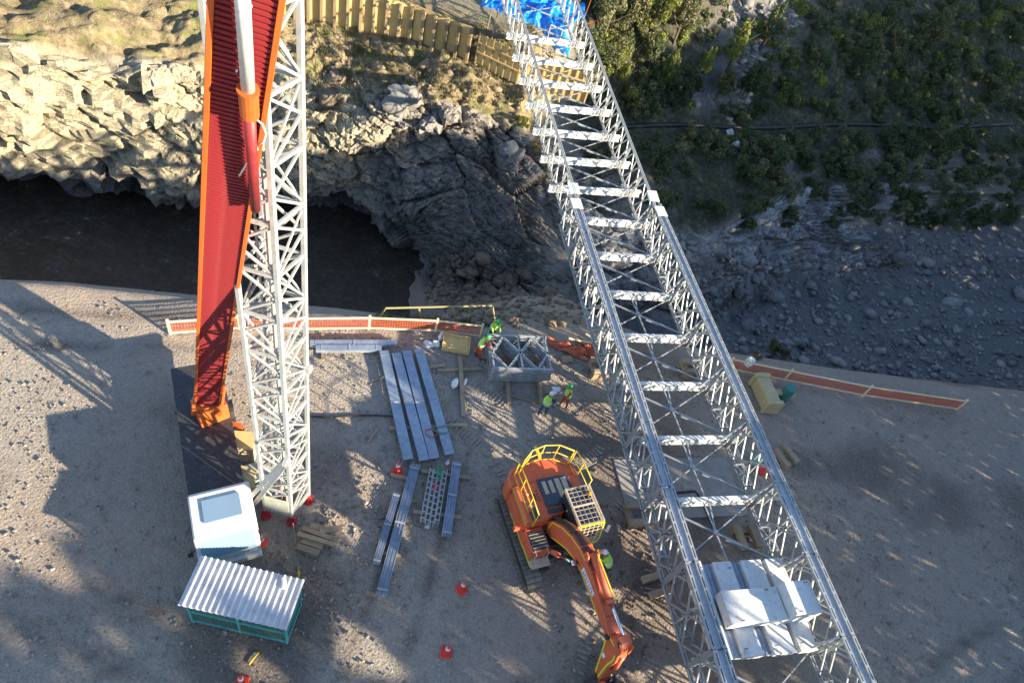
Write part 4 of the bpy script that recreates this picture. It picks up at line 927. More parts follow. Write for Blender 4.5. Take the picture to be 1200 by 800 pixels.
for k in range(NR):                                            # roof sheets: each rib with its pan
    rbm = MB(); wx = WID/NR*1.04; x0 = -WID-.08+k*(WID+.16)/NR; w2 = (WID+.16)/NR
    pf = [(0, 0), (w2*.55, 0), (w2*.66, .065), (w2*.86, .065), (w2*.97, 0), (w2, 0)]
    vs = []; 
    for (px_, pz_) in pf: vs += [(x0+px_, -DEP-.14, 2.06+pz_), (x0+px_, .1, 2.2+pz_)]
    rbm.add(vs, [(2*i, 2*i+2, 2*i+3, 2*i+1) for i in range(len(pf)-1)]); rbm.build('roof_sheet', M['roof'], shed)
b = MB()
for x, y, z, s_, mm in ((-.45, -DEP+.35, 1.1, (.4, .3, .5), 0), (-1.0, -DEP+.4, 1.05, (.5, .35, .4), 1), (-1.7, -DEP+.4, .9, (.5, .3, .5), 2), (-2.3, -DEP+.4, 1.2, (.5, .3, .3), 1)): b.box((x, y, z), s_, mm)
for z in (.7,): b.box((-WID/2, -DEP+.4, z), (WID-.2, .5, .04), 3)
b.build('stored_goods', [M['hivis'], M['paper'], M['palegreen'], M['timber']], shed)
rp = at(327, 672, 2.25)-SO; 
o = rope('white_rag', [at(332, 676, 2.3), at(333, 683, 2.27), at(331.5, 690, 2.24)], 'bag', .07, 'rolled white rag lying on the shed roof between two ribs'); o['category'] = 'rag'
rope('yellow_cord', [at(292, 778, .02), at(297, 771, .03), at(303, 764, .02)], 'yellow', .03, 'short yellow cord on the gravel below the shed')

# ------------------------------------------------------------------ excavator
EC = Vector((3.85, 12.95, 0)); EH = math.atan2(-.839, .545)
ex = empty('excavator', tuple(EC), EH); tag(ex, 'orange crawler excavator with yellow roof rails and a guarded cab', 'excavator')
# undercarriage
def track(yc):
    tw = .6; hl = 1.62; rr = .4; zc = .46
    t = MB(); 
    prof = [(hl*math.cos(a)*0+hl+rr*.86*math.cos(a), zc+rr*.86*math.sin(a)) for a in np.linspace(-math.pi/2, math.pi/2, 10)]+[(-hl+rr*.86*math.cos(a), zc+rr*.86*math.sin(a)) for a in np.linspace(math.pi/2, 3*math.pi/2, 10)]
    t.prism(prof, lambda x, z, q: Vector((x, q, z)), yc-.16, yc+.16)
    o = t.build('crawler_track', M['dark'], ex)
    sh = MB(); sh.box((0, 0, 0), (.165, tw, .03))
    for q in (-.055, 0, .055): sh.box((q, 0, .025), (.016, tw, .028))
    me = sh.mesh('track_shoe', M['shoe'])
    per = 4*hl+2*math.pi*rr; n = 48
    for k in range(n):
        u = k/n*per
        if u < 2*hl: p = (-hl+u, zc+rr); a = 0
        elif u < 2*hl+math.pi*rr: th = (u-2*hl)/rr; p = (hl+rr*math.sin(th), zc+rr*math.cos(th)); a = th
        elif u < 4*hl+math.pi*rr: p = (hl-(u-2*hl-math.pi*rr), zc-rr); a = math.pi
        else: th = math.pi+(u-4*hl-math.pi*rr)/rr; p = (-hl+rr*math.sin(th), zc+rr*math.cos(th)); a = th
        inst('track_shoe', me, o, (p[0], yc, p[1]), (0, a, 0))
    return o
track(-1.28); track(1.28)
b = MB(); b.box((0, 0, .62), (2.2, 2.2, .34)); b.box((0, -.75, .6), (2.9, .6, .22)); b.box((0, .75, .6), (2.9, .6, .22)); b.lathe([(.7, .78), (.7, 1.02)], n=24); b.build('undercarriage', M['dark'], ex)
# upper structure deck
def xy(pts, z0, z1, mats, nm, par=ex, bev=.03, **k):
    b = MB(); b.prism(pts, lambda x, y, t: Vector((x, y, t)), z0, z1); return b.build(nm, mats, par, bevel=bev, **k)
xy([(-2.2, -1.42), (1.35, -1.42), (1.35, -.62), (.2, -.62), (.2, .12), (1.1, .12), (1.1, 1.32), (-2.2, 1.42)], 1.0, 1.2, M['dark'], 'deck')
cw = [(-1.45, -1.5), (-1.95, -1.46), (-2.28, -1.2), (-2.48, -.6), (-2.53, 0), (-2.48, .6), (-2.28, 1.2), (-1.95, 1.46), (-1.45, 1.5)]
xy(cw, 1.15, 2.28, M['orange'], 'counterweight', bev=.07)
hood = xy([(-1.46, -1.4), (.15, -1.4), (.15, -.62), (.0, .25), (-.62, .28), (-.62, 1.38), (-1.46, 1.4)], 1.2, 2.42, M['orange'], 'engine_hood', bev=.06)
xy([(-1.44, -1.42), (.5, -1.43), (.5, -1.38), (-1.44, -1.38)], 1.1, 1.75, M['orange'], 'side_door')
b = MB(); b.box((-.9, .24, 2.45), (1.2, 1.36, .05)); g_ = b.build('grille_frame', M['dark'], ex, bevel=.01)
b = MB(); b.box((-.9, .24, 2.478), (1.08, 1.24, .012)); b.build('grille_glass', M['glass'], g_)
for i, y in enumerate((-.2, .08, .38, .66)):
    b = MB(); b.box((-1.08 if i < 2 else -.98, y, 2.495), (.55 if i < 2 else .8, .16 if i < 2 else .2, .02)); b.build('grille_slat', M['cream'], g_)
b = MB(); b.tube([(-.55, .35, 2.52), (-.5, .62, 2.6), (-.42, .72, 2.52)], .045, 8); b.build('exhaust', M['chrome'], ex, smooth=True)
b = MB(); b.box((-.13, -.12, 2.43), (.2, .62, .03)); b.build('front_vent', M['dark'], ex)
b = MB(); b.box((-.82, -.78, 2.425), (.3, .17, .02)); b.build('vent', M['black'], ex)
b = MB()
for k in range(4): b.box((-1.08+k*.13, -.58, 2.424), (.06, .05, .008)); b.box((-1.08+k*.13+.03, -.6, 2.426), (.03, .1, .008))
b.build('lettering', M['black'], ex)
b = MB(); b.box((-.5, -1.0, 2.424), (.14, .12, .008)); b.box((-.98, -.98, 2.424), (.1, .06, .008)); b.build('sticker', M['paper'], ex)
b = MB(); 
for y in (-1.41, ): b.bar((-1.45, y, 2.28), (.15, y, 2.28), .02, .03)
b.bar((.03, .28, 2.44), (-.25, .62, 2.44), .05, .02); b.bar((1.36, -1.4, 1.22), (-.9, -1.44, 1.22), .03, .05)
b.build('yellow_stripe', M['lime'], ex)
# tank and tool box at the front right, step plate
xy([(.15, -1.4), (1.1, -1.4), (1.1, -.66), (.15, -.66)], 1.2, 1.95, M['orange'], 'fuel_tank', bev=.05)
b = MB(); b.box((.72, -1.03, 1.975), (.7, .68, .04)); b.build('step_plate', M['dark'], ex)
b = MB()
for k in range(5): b.box((.45+k*.13, -1.03, 2.0), (.02, .6, .02))
for y in (-1.3, -.8): b.tube([(1.05, y, 1.4), (1.25, y, 1.4), (1.25, y, 2.0), (1.05, y, 2.0)], .02, 6)
b.build('step_grid', M['cream'], ex)
b = MB(); b.box((1.3, -1.0, 1.25), (.35, .8, .04)); b.build('foot_step', M['cream'], ex)
# yellow guard rails
def railing(pts, nm, h=.85, mids=(.5,), posts=None):
    P = [Vector(p) for p in pts]; b = MB()
    for z in (h,)+tuple(h*m for m in mids)+(.02,):
        b.tube([p+Vector((0, 0, z)) for p in P], .019 if z != h else .025, 8)
    for p in (P if posts is None else [P[i] for i in posts]): b.tube([p, p+Vector((0, 0, h))], .023, 8)
    return b.build(nm, M['yellow'], ex, smooth=True)
z_ = 2.3
railing([(-1.95, -1.18, z_), (-1.2, -1.2, 2.4), (-.4, -1.2, 2.4), (.25, -1.18, 2.3)], 'guard_rail', .95)
railing([(-1.95, -1.0, z_), (-2.3, -.55, z_), (-2.42, .05, z_), (-2.32, .65, z_), (-1.95, 1.15, z_)], 'guard_rail', 1.1)
railing([(-1.95, 1.25, z_), (-1.35, 1.32, z_), (-.6, 1.34, 2.3)], 'guard_rail', 1.1)
b = MB(); b.box((-2.2, -.35, 3.37), (.5, .12, .04)); b.build('rail_gate', M['yellow'], ex)
# cab with guard cage
CX0, CX1, CY0, CY1, CZ0, CZ1 = -.6, 1.0, .33, 1.28, 1.2, 3.02
cabp = [(CX0, CZ0), (CX1+.02, CZ0), (CX1+.05, 1.9), (CX1-.12, CZ1-.06), (CX0, CZ1-.06)]
b = MB(); b.prism(cabp, lambda x, z, t: Vector((x, t, z)), CY0, CY1); cab = b.build('cab', M['glass'], ex, bevel=.04)
b = MB()
for y in (CY0, CY1):
    for (x0, z0), (x1, z1) in zip(cabp, cabp[1:]+cabp[:1]): b.bar((x0, y, z0), (x1, y, z1), .08, .08, (0, 1, 0))
for x, z in cabp[1:]: b.bar((x, CY0, z), (x, CY1, z), .07, .07)
b.bar((.2, CY1+.01, CZ0), (.2, CY1+.01, CZ1-.06), .07, .06); b.build('cab_frame', M['cream'], cab)
b = MB(); b.prism([(CX0, 1.2), (CX1, 1.2), (CX1+.03, 1.75), (CX0, 1.75)], lambda x, z, t: Vector((x, t, z)), CY1-.01, CY1+.025); b.prism([(CX0, 1.2), (CX1-.3, 1.2), (CX1-.3, 1.75), (CX0, 1.75)], lambda x, z, t: Vector((x, t, z)), CY0-.025, CY0+.01); b.build('cab_door', M['orange'], cab)
g_ = MB(); zr = CZ1+.06
for k in range(9): g_.bar((CX0+.02+k*(CX1-.1-CX0)/8, CY0-.02, zr), (CX0+.02+k*(CX1-.1-CX0)/8, CY1+.02, zr), .013, .02)
for k in range(6): y = CY0-.02+k*(CY1-CY0+.04)/5; g_.bar((CX0, y, zr+.002), (CX1-.08, y, zr+.002), .013, .02)
g_.build('roof_guard', M['cream'], cab)
b = MB()
b.bar((CX0, CY0-.03, zr+.01), (CX1-.05, CY0-.03, zr+.01), .06, .06); b.bar((CX0, CY1+.03, zr+.01), (CX1-.05, CY1+.03, zr+.01), .06, .06); b.bar((.18, CY0, zr+.01), (.18, CY1, zr+.01), .06, .05)
b.build('roof_guard_frame', M['cream'], cab)
g_ = MB(); x0, x1 = CX1-.02, CX1+.2; zt, zb = CZ1+.04, 1.75
for k in range(8): u = k/7; g_.bar((x0+(x1-x0)*min(1, u*1.5), CY0, zt+(zb-zt)*u), (x0+(x1-x0)*min(1, u*1.5), CY1, zt+(zb-zt)*u), .02, .025)
for k in range(6): y = CY0+k*(CY1-CY0)/5; g_.bar((x0, y, zt), (x1, y, zt+(zb-zt)*.67), .02, .025); g_.bar((x1, y, zt+(zb-zt)*.67), (x1, y, zb), .02, .025)
g_.build('front_guard', M['cream'], cab)
b = MB()
b.bar((x0, CY0-.03, zt), (x0, CY1+.03, zt), .05, .06); 
for y in (CY0-.03, CY1+.03): b.bar((x0, y, zt), (x1, y, zt+(zb-zt)*.67), .05, .05); b.bar((x1, y, zt+(zb-zt)*.67), (x1, y, zb), .05, .05)
b.bar((x1, CY0-.03, zb), (x1, CY1+.03, zb), .05, .05); b.build('guard_edge', M['lime'], cab)
b = MB(); b.lathe([(.07, 0), (.075, .04), (.06, .13), (.02, .15)], (-.2, 1.15, CZ1+.08), 12); b.build('beacon', M['lamp'], cab)
b = MB(); b.bar((CX1-.05, CY1+.02, 2.5), (CX1+.12, CY1+.3, 2.45), .03, .03); b.bar((CX1+.12, CY1+.32, 2.35), (CX1+.05, CY1+.34, 2.72), .1, .05); b.build('mirror', M['paper'], cab)
b = MB(); b.bar((-1.55, -1.5, 2.0), (-.2, -1.75, 2.0), .02, .02); b.box((.05, -1.7, 2.0), (.14, .22, .3)); b.build('mirror', M['orange'], ex)
b = MB(); b.tube([(-1.6, 1.45, 2.2), (-1.2, 1.75, 3.6)], .012, 5); b.build('aerial', M['tape'], ex)
# boom: side-view polygon, thick across
YB = -.2
def side_prism(pts, y0, y1, mats, nm, par, bev=.02): b = MB(); b.prism(pts, lambda x, z, t: Vector((x, t, z)), y0, y1); return b.build(nm, mats, par, bevel=bev)
bt = [(.05, 2.02), (.35, 2.55), (.85, 3.15), (1.4, 3.62), (2.0, 3.92), (2.45, 3.98), (3.4, 3.86), (4.3, 3.66), (4.85, 3.5)]
bb = [(4.9, 3.22), (4.2, 3.18), (3.3, 3.22), (2.55, 3.22), (2.05, 3.1), (1.5, 2.72), (1.0, 2.2), (.6, 1.75), (.15, 1.62), (-.02, 1.8)]
boom = side_prism(bt+bb, YB-.24, YB+.24, M['orange'], 'boom', ex)
def edge_strip(pl, y, w_=.055, nm='yellow_tape', par=boom):
    b = MB()
    for a, c in zip(pl[:-1], pl[1:]): b.bar((a[0], y, a[1]), (c[0], y, c[1]), .012, w_, (0, 0, 1))
    return b.build(nm, M['lime' if par is not boom else 'yellow'], par)
for y in (YB-.247, YB+.247):
    edge_strip([(a, c-.05) for a, c in bt[1:6]], y); edge_strip([(a, c+.05) for a, c in bb[1:8]], y); edge_strip([(.35, 2.5), (.3, 1.72)], y); edge_strip([(.3, 1.72), (.62, 1.82)], y)
b = MB(); b.box((3.05, YB-.25, 3.52), (.95, .012, .27)); b.build('name_plate', M['paper'], boom)
b = MB()
for k in range(7): b.box((2.7+k*.115, YB-.258, 3.52), (.03, .012, .18)); b.box((2.74+k*.115, YB-.258, 3.52+(.05 if k % 2 else -.05)), (.06, .012, .03))
b.build('lettering', M['blue_sign'], boom)
# weld ribs and brackets on the boom's back
b = MB()
for x, z in ((1.2, 3.48), (2.0, 3.95), (2.9, 3.95), (3.9, 3.78), (4.4, 3.66)): b.box((x, YB, z+.02), (.05, .46, .06))
b.build('boom_bracket', M['orange'], boom)
for q in (-.12, -.05, .03):
    b = MB(); b.tube([(-.2, YB+q, 1.9), (.2, YB+q, 2.55), (.8, YB+q, 3.2), (1.5, YB+q, 3.78), (2.2, YB+q*1.2, 4.06), (2.7, YB+q*1.5, 4.02)], .028, 8); b.build('hose', M['black'], boom, smooth=True)
b = MB(); b.tube([(2.7, YB-.18, 3.98), (4.6, YB-.2, 3.62)], .018, 6); b.tube([(2.7, YB+.2, 3.98), (4.6, YB+.2, 3.62)], .018, 6); b.build('pipe', M['orange'], boom)
# boom cylinders either side
for y in (YB-.42, YB+.42):
    b = MB(); b.tube([(.75, y, 1.25), (1.55, y, 2.35)], .095, 14); c_ = b.build('boom_cylinder', M['orange'], ex, smooth=True)
    b = MB(); b.tube([(1.55, y, 2.35), (2.25, y, 3.3)], .055, 12); b.tube([(2.25, y-.08, 3.3), (2.25, y+.08, 3.3)], .11, 12); b.build('rod', M['chrome'], c_, smooth=True)
b = MB(); b.tube([(2.25, YB-.5, 3.3), (2.25, YB+.5, 3.3)], .07, 12); b.build('pin', M['dark'], boom)
# arm cylinder above the boom
b = MB(); b.tube([(2.35, YB+.02, 4.12), (4.0, YB+.02, 4.02)], .12, 16); b.tube([(3.92, YB+.02, 4.025), (4.05, YB+.02, 4.015)], .15, 16); ac = b.build('arm_cylinder', M['orange'], ex, smooth=True)
b = MB(); b.bar((2.4, YB+.16, 4.2), (4.0, YB+.16, 4.1), .05, .03); b.build('yellow_tape', M['yellow'], ac)
b = MB(); b.tube([(4.0, YB+.02, 4.02), (5.2, YB+.02, 3.93)], .06, 12); b.build('rod', M['chrome'], ac, smooth=True)
for q in (-.2, .2): b = MB(); b.prism([(2.2, 3.85), (2.65, 3.9), (2.45, 4.25), (2.3, 4.25)], lambda x, z, t: Vector((x, t, z)), YB+q-.03, YB+q+.03); b.build('cylinder_lug', M['orange'], boom)
# arm
ap = [(5.08, 4.02), (5.35, 4.05), (5.42, 3.9), (5.62, 3.0), (5.6, 2.4), (5.72, 1.25), (5.5, 1.1), (5.35, 1.2), (5.0, 2.5), (4.72, 3.2), (4.78, 3.42), (5.0, 3.5)]
arm = side_prism(ap, YB-.2, YB+.2, M['orange'], 'arm', ex)
for y in (YB-.207, YB+.207):
    edge_strip([(5.35, 3.55), (5.52, 3.0), (5.5, 2.4), (5.6, 1.3)], y, .06, 'yellow_tape', arm); edge_strip([(5.42, 1.3), (5.06, 2.5), (4.82, 3.2)], y, .06, 'yellow_tape', arm); edge_strip([(4.95, 3.42), (5.35, 3.55)], y, .06, 'yellow_tape', arm)
b = MB(); b.box((5.2, YB-.21, 2.45), (.14, .012, .22)); b.build('sticker', M['paper'], arm)
for q in (-.2, .2): b = MB(); b.prism([(5.05, 3.9), (5.5, 3.95), (5.55, 3.4), (5.35, 3.3)], lambda x, z, t: Vector((x, t, z)), YB+q-.035, YB+q+.035); b.build('knuckle_plate', M['orange'], arm)
b = MB(); b.tube([(5.3, YB-.26, 3.93), (5.3, YB+.26, 3.93)], .09, 14); b.tube([(4.85, YB-.3, 3.34), (4.85, YB+.3, 3.34)], .1, 14); b.tube([(5.55, YB-.28, 1.25), (5.55, YB+.28, 1.25)], .08, 12); b.build('pin', M['dark'], arm)
b = MB(); b.tube([(5.55, YB, 3.3), (5.75, YB, 2.2)], .085, 12); bc = b.build('bucket_cylinder', M['orange'], ex, smooth=True); b = MB(); b.tube([(5.75, YB, 2.2), (5.86, YB, 1.5)], .045, 10); b.build('rod', M['chrome'], bc, smooth=True)
b = MB(); b.bar((5.86, YB-.14, 1.5), (5.6, YB-.14, .95), .05, .12, (0, 1, 0)); b.bar((5.86, YB+.14, 1.5), (5.6, YB+.14, .95), .05, .12, (0, 1, 0)); b.build('bucket_link', M['orange'], ex)
def fx(pl): return [(11.25-x, z) for x, z in pl]
bp = fx([(5.6, 1.2), (5.75, .9), (5.72, .45), (5.4, .1), (4.95, .04), (4.6, .16), (4.62, .2), (4.95, .1), (5.36, .16), (5.64, .48), (5.66, .88), (5.5, 1.1)])
bk = side_prism(bp, YB-.5, YB+.5, M['dark'], 'bucket', ex, .01)
for q in (-.5, .5): side_prism(fx([(5.6, 1.2), (5.74, .9), (5.7, .45), (5.4, .1), (4.95, .04), (4.6, .18), (5.0, .7), (5.4, 1.1)]), YB+q-.02, YB+q+.02, M['dark'], 'side_plate', bk, 0)
for k in range(5): b = MB(); b.prism(fx([(4.68, .13), (4.68, .21), (4.38, .26)]), lambda x, z, t: Vector((x, t, z)), YB-.44+k*.22-.04, YB-.44+k*.22+.04); b.build('tooth', M['shoe'], bk)
b = MB()
for q in (-.1, 0, .1): b.tube([(-.3, .2+q, 1.25), (.1, .1+q, 1.6), (.35, -.1+q, 1.9)], .03, 6)
b.box((.5, .1, 1.3), (.8, .3, .15)); b.tube([(.5, .05, 1.3), (.5, .05, 1.75)], .12, 10); b.build('swivel_hoses', M['black'], ex)
b = MB(); b.box((-.3, -.1, 1.6), (.5, .5, .7)); b.box((-.1, -1.0, 2.45), (.3, .3, .05)); b.lathe([(.09, 0), (.09, .06), (.05, .08)], (-.3, -.95, 2.42), 10); b.build('machinery', M['dark'], ex)

# ------------------------------------------------------------------ people
def skin_mesh(nodes, edges, root, sub=2):
    me = bpy.data.meshes.new('tmp'); names = list(nodes); ix = {n: i for i, n in enumerate(names)}
    me.from_pydata([nodes[n][0] for n in names], [(ix[a], ix[b]) for a, b in edges], []); o = bpy.data.objects.new('tmp', me); COL.objects.link(o)
    md = o.modifiers.new('s', 'SKIN'); md.use_smooth_shade = True; md.branch_smoothing = .3
    for i, n in enumerate(names):
        sv = me.skin_vertices[0].data[i]; r = nodes[n][1]; sv.radius = r if isinstance(r, tuple) else (r, r); sv.use_root = (n == root)
    sb = o.modifiers.new('d', 'SUBSURF'); sb.levels = sub; sb.render_levels = sub
    dg = bpy.context.evaluated_depsgraph_get(); dg.update(); ev = o.evaluated_get(dg); m2 = bpy.data.meshes.new_from_object(ev)
    bpy.data.objects.remove(o); bpy.data.meshes.remove(me); return m2
def person(px, py, yaw, label, torso_mat, leg_mat, hat_mat, lean=0.0, arms=None, stride=.12, hscale=1.0, vest=True, crouch=0.0, group='site workers in hi-vis clothing', z=0):
    P = at(px, py, z); e = empty('person', tuple(P), yaw); tag(e, label, 'person', group)
    hip = Vector((0, 0, .93-crouch*.35)); up = Vector((math.sin(lean), 0, math.cos(lean))); rt = Vector((0, -1, 0)); fwd = Vector((math.cos(lean), 0, -math.sin(lean)))
    wst = hip+up*.14; chest = hip+up*.38; neck = hip+up*.56; nb = hip+up*.62; hd = hip+up*.72+fwd*.02; ht = hip+up*.81+fwd*.01
    nd = {'hip': (hip, (.15, .11)), 'wst': (wst, (.14, .105)), 'chest': (chest, (.17, .12)), 'neck': (neck, (.09, .08)), 'nb': (nb, .055), 'hd': (hd, (.082, .1)), 'ht': (ht, (.078, .092)), 'nose': (hd+fwd*.105+up*-.01, .016)}
    ed = [('hip', 'wst'), ('wst', 'chest'), ('chest', 'neck'), ('neck', 'nb'), ('nb', 'hd'), ('hd', 'ht'), ('hd', 'nose')]
    for s, sg in (('r', 1), ('l', -1)):
        lx = stride*sg; kn = hip+rt*sg*.11+Vector((lx*.6+crouch*.28, 0, -.44+crouch*.12)); an = Vector((lx, -sg*.12, .09))
        nd['hj'+s] = (hip+rt*sg*.1+Vector((0, 0, -.06)), .1); nd['kn'+s] = (kn, .062); nd['an'+s] = (an, .045); nd['ft'+s] = (an+Vector((.09, 0, -.045)), (.045, .04)); nd['to'+s] = (an+Vector((.19, 0, -.055)), (.04, .03))
        nd['th'+s] = ((hip+rt*sg*.11+kn)/2, .085); nd['cf'+s] = (kn*.62+an*.38, .06)
        ed += [('hip', 'hj'+s), ('hj'+s, 'th'+s), ('th'+s, 'kn'+s), ('kn'+s, 'cf'+s), ('cf'+s, 'an'+s), ('an'+s, 'ft'+s), ('ft'+s, 'to'+s)]
        sh = neck+rt*sg*.19-up*.05
        el, wr = (arms or {}).get(s, (Vector((.02, -sg*.28, -.3)), Vector((.12, -sg*.3, -.55))))
        el = neck+Vector(el); wr = neck+Vector(wr)
        nd['sh'+s] = (sh, .065); nd['el'+s] = (el, .046); nd['wr'+s] = (wr, .03); hdv = (wr-el).normalized(); nd['pm'+s] = (wr+hdv*.07, (.042, .02))
        nd['ua'+s] = ((sh+el)/2, .058); nd['fa'+s] = (el*.65+wr*.35, .045)
        ed += [('neck', 'sh'+s), ('sh'+s, 'ua'+s), ('ua'+s, 'el'+s), ('el'+s, 'fa'+s), ('fa'+s, 'wr'+s), ('wr'+s, 'pm'+s)]
        a_ = hdv.cross(Vector((0, 0, 1))); a_ = a_.normalized() if a_.length > .05 else Vector((0, 1, 0)); b_ = hdv.cross(a_)
        for k in range(4):
            q = (k-1.5)*.021; ln = (.075, .085, .08, .062)[k]
            f0 = wr+hdv*.1+a_*q; f1 = f0+hdv*ln*.5+b_*-.012; f2 = f1+hdv*ln*.35+b_*-.03
            nd['f%d0%s' % (k, s)] = (f0, .0115); nd['f%d1%s' % (k, s)] = (f1, .0095); nd['f%d2%s' % (k, s)] = (f2, .008)
            ed += [('pm'+s, 'f%d0%s' % (k, s)), ('f%d0%s' % (k, s), 'f%d1%s' % (k, s)), ('f%d1%s' % (k, s), 'f%d2%s' % (k, s))]
        t0 = wr+hdv*.05+a_*.045*sg; t1 = t0+hdv*.045+a_*.012*sg; nd['t0'+s] = (t0, .013); nd['t1'+s] = (t1, .0095); ed += [('pm'+s, 't0'+s), ('t0'+s, 't1'+s)]
    for n in nd: nd[n] = (Vector(nd[n][0])*hscale, nd[n][1])
    me = skin_mesh(nd, ed, 'hip', 2)
    for mt in (M[torso_mat], M[leg_mat], M['skin'], M['boot'], M['hivis']): me.materials.append(mt)
    keys = [(n, nd[n][0]) for n in nd]
    kp = np.array([list(k[1]) for k in keys]); zone = []
    for n, _ in keys:
        zone.append(2 if n in ('hd', 'ht', 'nose', 'nb') or n[:2] in ('pm', 'wr') or n[0] == 'f' and n[1].isdigit() or n[:2] in ('t0', 't1') else 3 if n[:2] in ('an', 'ft', 'to') else 1 if n[:2] in ('hj', 'kn', 'th', 'cf') or n == 'hip' else 4 if (vest and n in ('chest', 'wst', 'neck')) else 0)
    ce = np.array([list(p.center) for p in me.polygons]); nn = ((ce[:, None, :]-kp[None])**2).sum(2).argmin(1)
    me.polygons.foreach_set('material_index', np.array(zone)[nn].astype(np.int32)); me.polygons.foreach_set('use_smooth', [True]*len(me.polygons))
    inst('body', me, e)
    if vest:                                                    # a vest shell over the torso
        b = MB(); rings = []
        secs = ((hip+up*.02, .185, .145), (wst, .178, .14), (chest, .205, .158), (neck-up*.04, .19, .13), (neck+up*.01, .12, .095))
        n = 18; vs = []
        for c, rx, ry in secs: vs += [(c*hscale+rt*rx*math.cos(2*math.pi*k/n)+fwd*ry*math.sin(2*math.pi*k/n)) for k in range(n)]
        b.add(vs, [(i*n+k, i*n+(k+1) % n, (i+1)*n+(k+1) % n, (i+1)*n+k) for i in range(len(secs)-1) for k in range(n)]); v_ = b.build('vest', M['hivis'], e, smooth=True)
        b = MB()
        for c, rx, ry in ((wst+up*.03, .188, .148), (wst+up*.13, .2, .156)):
            b.tube([c*hscale+rt*rx*math.cos(2*math.pi*k/n)+fwd*ry*math.sin(2*math.pi*k/n) for k in range(n+1)], .02, 5)
        b.build('reflective_band', M['tape'], v_)
    hh = MB(); n = 18; c = (hd+up*.045)*hscale
    vs = []; prof = ((.125, -.0), (.122, .03), (.112, .075), (.08, .115), (.035, .135), (.004, .138))
    for r, h in prof: vs += [c+rt*r*.9*math.cos(2*math.pi*k/n)+fwd*r*1.08*math.sin(2*math.pi*k/n)+up*h for k in range(n)]
    fs = [(i*n+k, i*n+(k+1) % n, (i+1)*n+(k+1) % n, (i+1)*n+k) for i in range(len(prof)-1) for k in range(n)]; hh.add(vs, fs)
    hh.bar(c+fwd*.1, c+fwd*.2+up*-.01, .17, .014, up); hh.bar(c-fwd*.1+up*.12, c+fwd*.1+up*.12, .03, .03, up)
    hh.build('helmet', M[hat_mat], e, smooth=True)
    return e
V = Vector
person(574, 399, R(-60), 'worker in hi-vis jacket and green helmet leaning on the far edge of the panel stack', 'hivis', 'c_navy', 'hat_g', .25, {'r': (V((.2, -.2, -.25)), V((.42, -.16, -.4))), 'l': (V((.2, .2, -.25)), V((.42, .16, -.4)))})
person(559, 419, R(12), 'worker in red with yellow vest at the left end of the panel stack', 'c_red', 'c_red', 'hat_g', .3, {'r': (V((.18, -.24, -.24)), V((.42, -.12, -.36))), 'l': (V((.22, .22, -.22)), V((.46, .12, -.3)))})
pc = person(659, 477, R(-150), 'worker in orange-red coverall and green helmet looking at a sheet of paper', 'c_red', 'c_red', 'hat_g', .12, {'r': (V((.1, -.26, -.26)), V((.38, -.12, -.3))), 'l': (V((.1, .26, -.26)), V((.36, .14, -.3)))})
b = MB(); b.obox((0, 0, 0), (.24, 0, .03), (0, .2, 0), (-.0005, 0, .004)); sh = b.build('paper_sheet', M['paper'], loc=tuple(at(653, 457, 1.1)), rot=(0, R(-8), R(-150))); tag(sh, 'white sheet of paper held between two workers below the panel stack', 'paper')
person(634, 487, R(60), 'worker in blue jeans, hi-vis vest and white helmet facing the paper sheet', 'c_navy', 'c_jean', 'hat_w', .12, {'r': (V((.12, -.25, -.26)), V((.36, -.14, -.22))), 'l': (V((.05, .27, -.28)), V((.22, .22, -.48)))})
person(705, 672, R(165), 'worker with a white helmet and hi-vis jacket bending beside the boom of the excavator', 'hivis', 'c_navy', 'hat_w', .55, {'r': (V((.24, -.22, -.26)), V((.5, -.14, -.34))), 'l': (V((.24, .22, -.26)), V((.48, .16, -.36)))})

# ------------------------------------------------------------------ far bank: plywood wall, form work, tarpaulin
def gz(P): return drop(P.x, P.y)
wall_pts = [(250, -2), (370, 20), (480, 41), (557, 70)]
WP = [at(px, py, 0.1) for px, py in wall_pts]
wl = empty('plywood_wall', tuple(WP[1])); tag(wl, 'long yellow plywood retaining wall with upright posts on the far bank', 'retaining wall')
def along(P, u):
    Ls = [(b-a).length for a, b in zip(P[:-1], P[1:])]
    for a, b, L in zip(P[:-1], P[1:], Ls):
        if u <= L or b is P[-1]: return a+(b-a)*(u/L), (b-a).normalized()
        u -= L
TOT = sum((b-a).length for a, b in zip(WP[:-1], WP[1:])); BAY = .98; nb_ = int(TOT/BAY)
WH = 2.25
for k in range(nb_+1):
    p, d_ = along(WP, min(k*BAY, TOT)); n_ = Vector((d_.y, -d_.x, 0)); hh = WH*(1 if k < nb_-2 else .98)
    q = p-WP[1]
    b = MB(); b.obox(q+n_*.06+Vector((0, 0, hh/2-.3)), d_*.11, n_*.26, (0, 0, hh/2+.3)); b.build('post', M['wall_post'], wl, bevel=.01)
    if k < nb_:
        p2, d2 = along(WP, min((k+1)*BAY, TOT)); q2 = p2-WP[1]; m_ = (q+q2)/2+n_*-.12; dd = (q2-q)
        zz = .02*((k*7) % 3)
        b = MB(); b.obox(m_+Vector((0, 0, hh*.39-.3)), dd*.5, n_*.02, (0, 0, hh*.39+.3)); b.build('plywood_sheet', M['ply'], wl)
        b = MB(); b.obox(m_+n_*.012+Vector((0, 0, hh*.885+zz*.5)), dd*.5, n_*.022, (0, 0, hh*.105)); b.build('plywood_sheet', M['ply'], wl)
        b = MB(); b.obox(m_+n_*.0+Vector((0, 0, hh+.04)), dd*.5, n_*.06, (0, 0, .04)); b.build('cap', M['post'], wl)
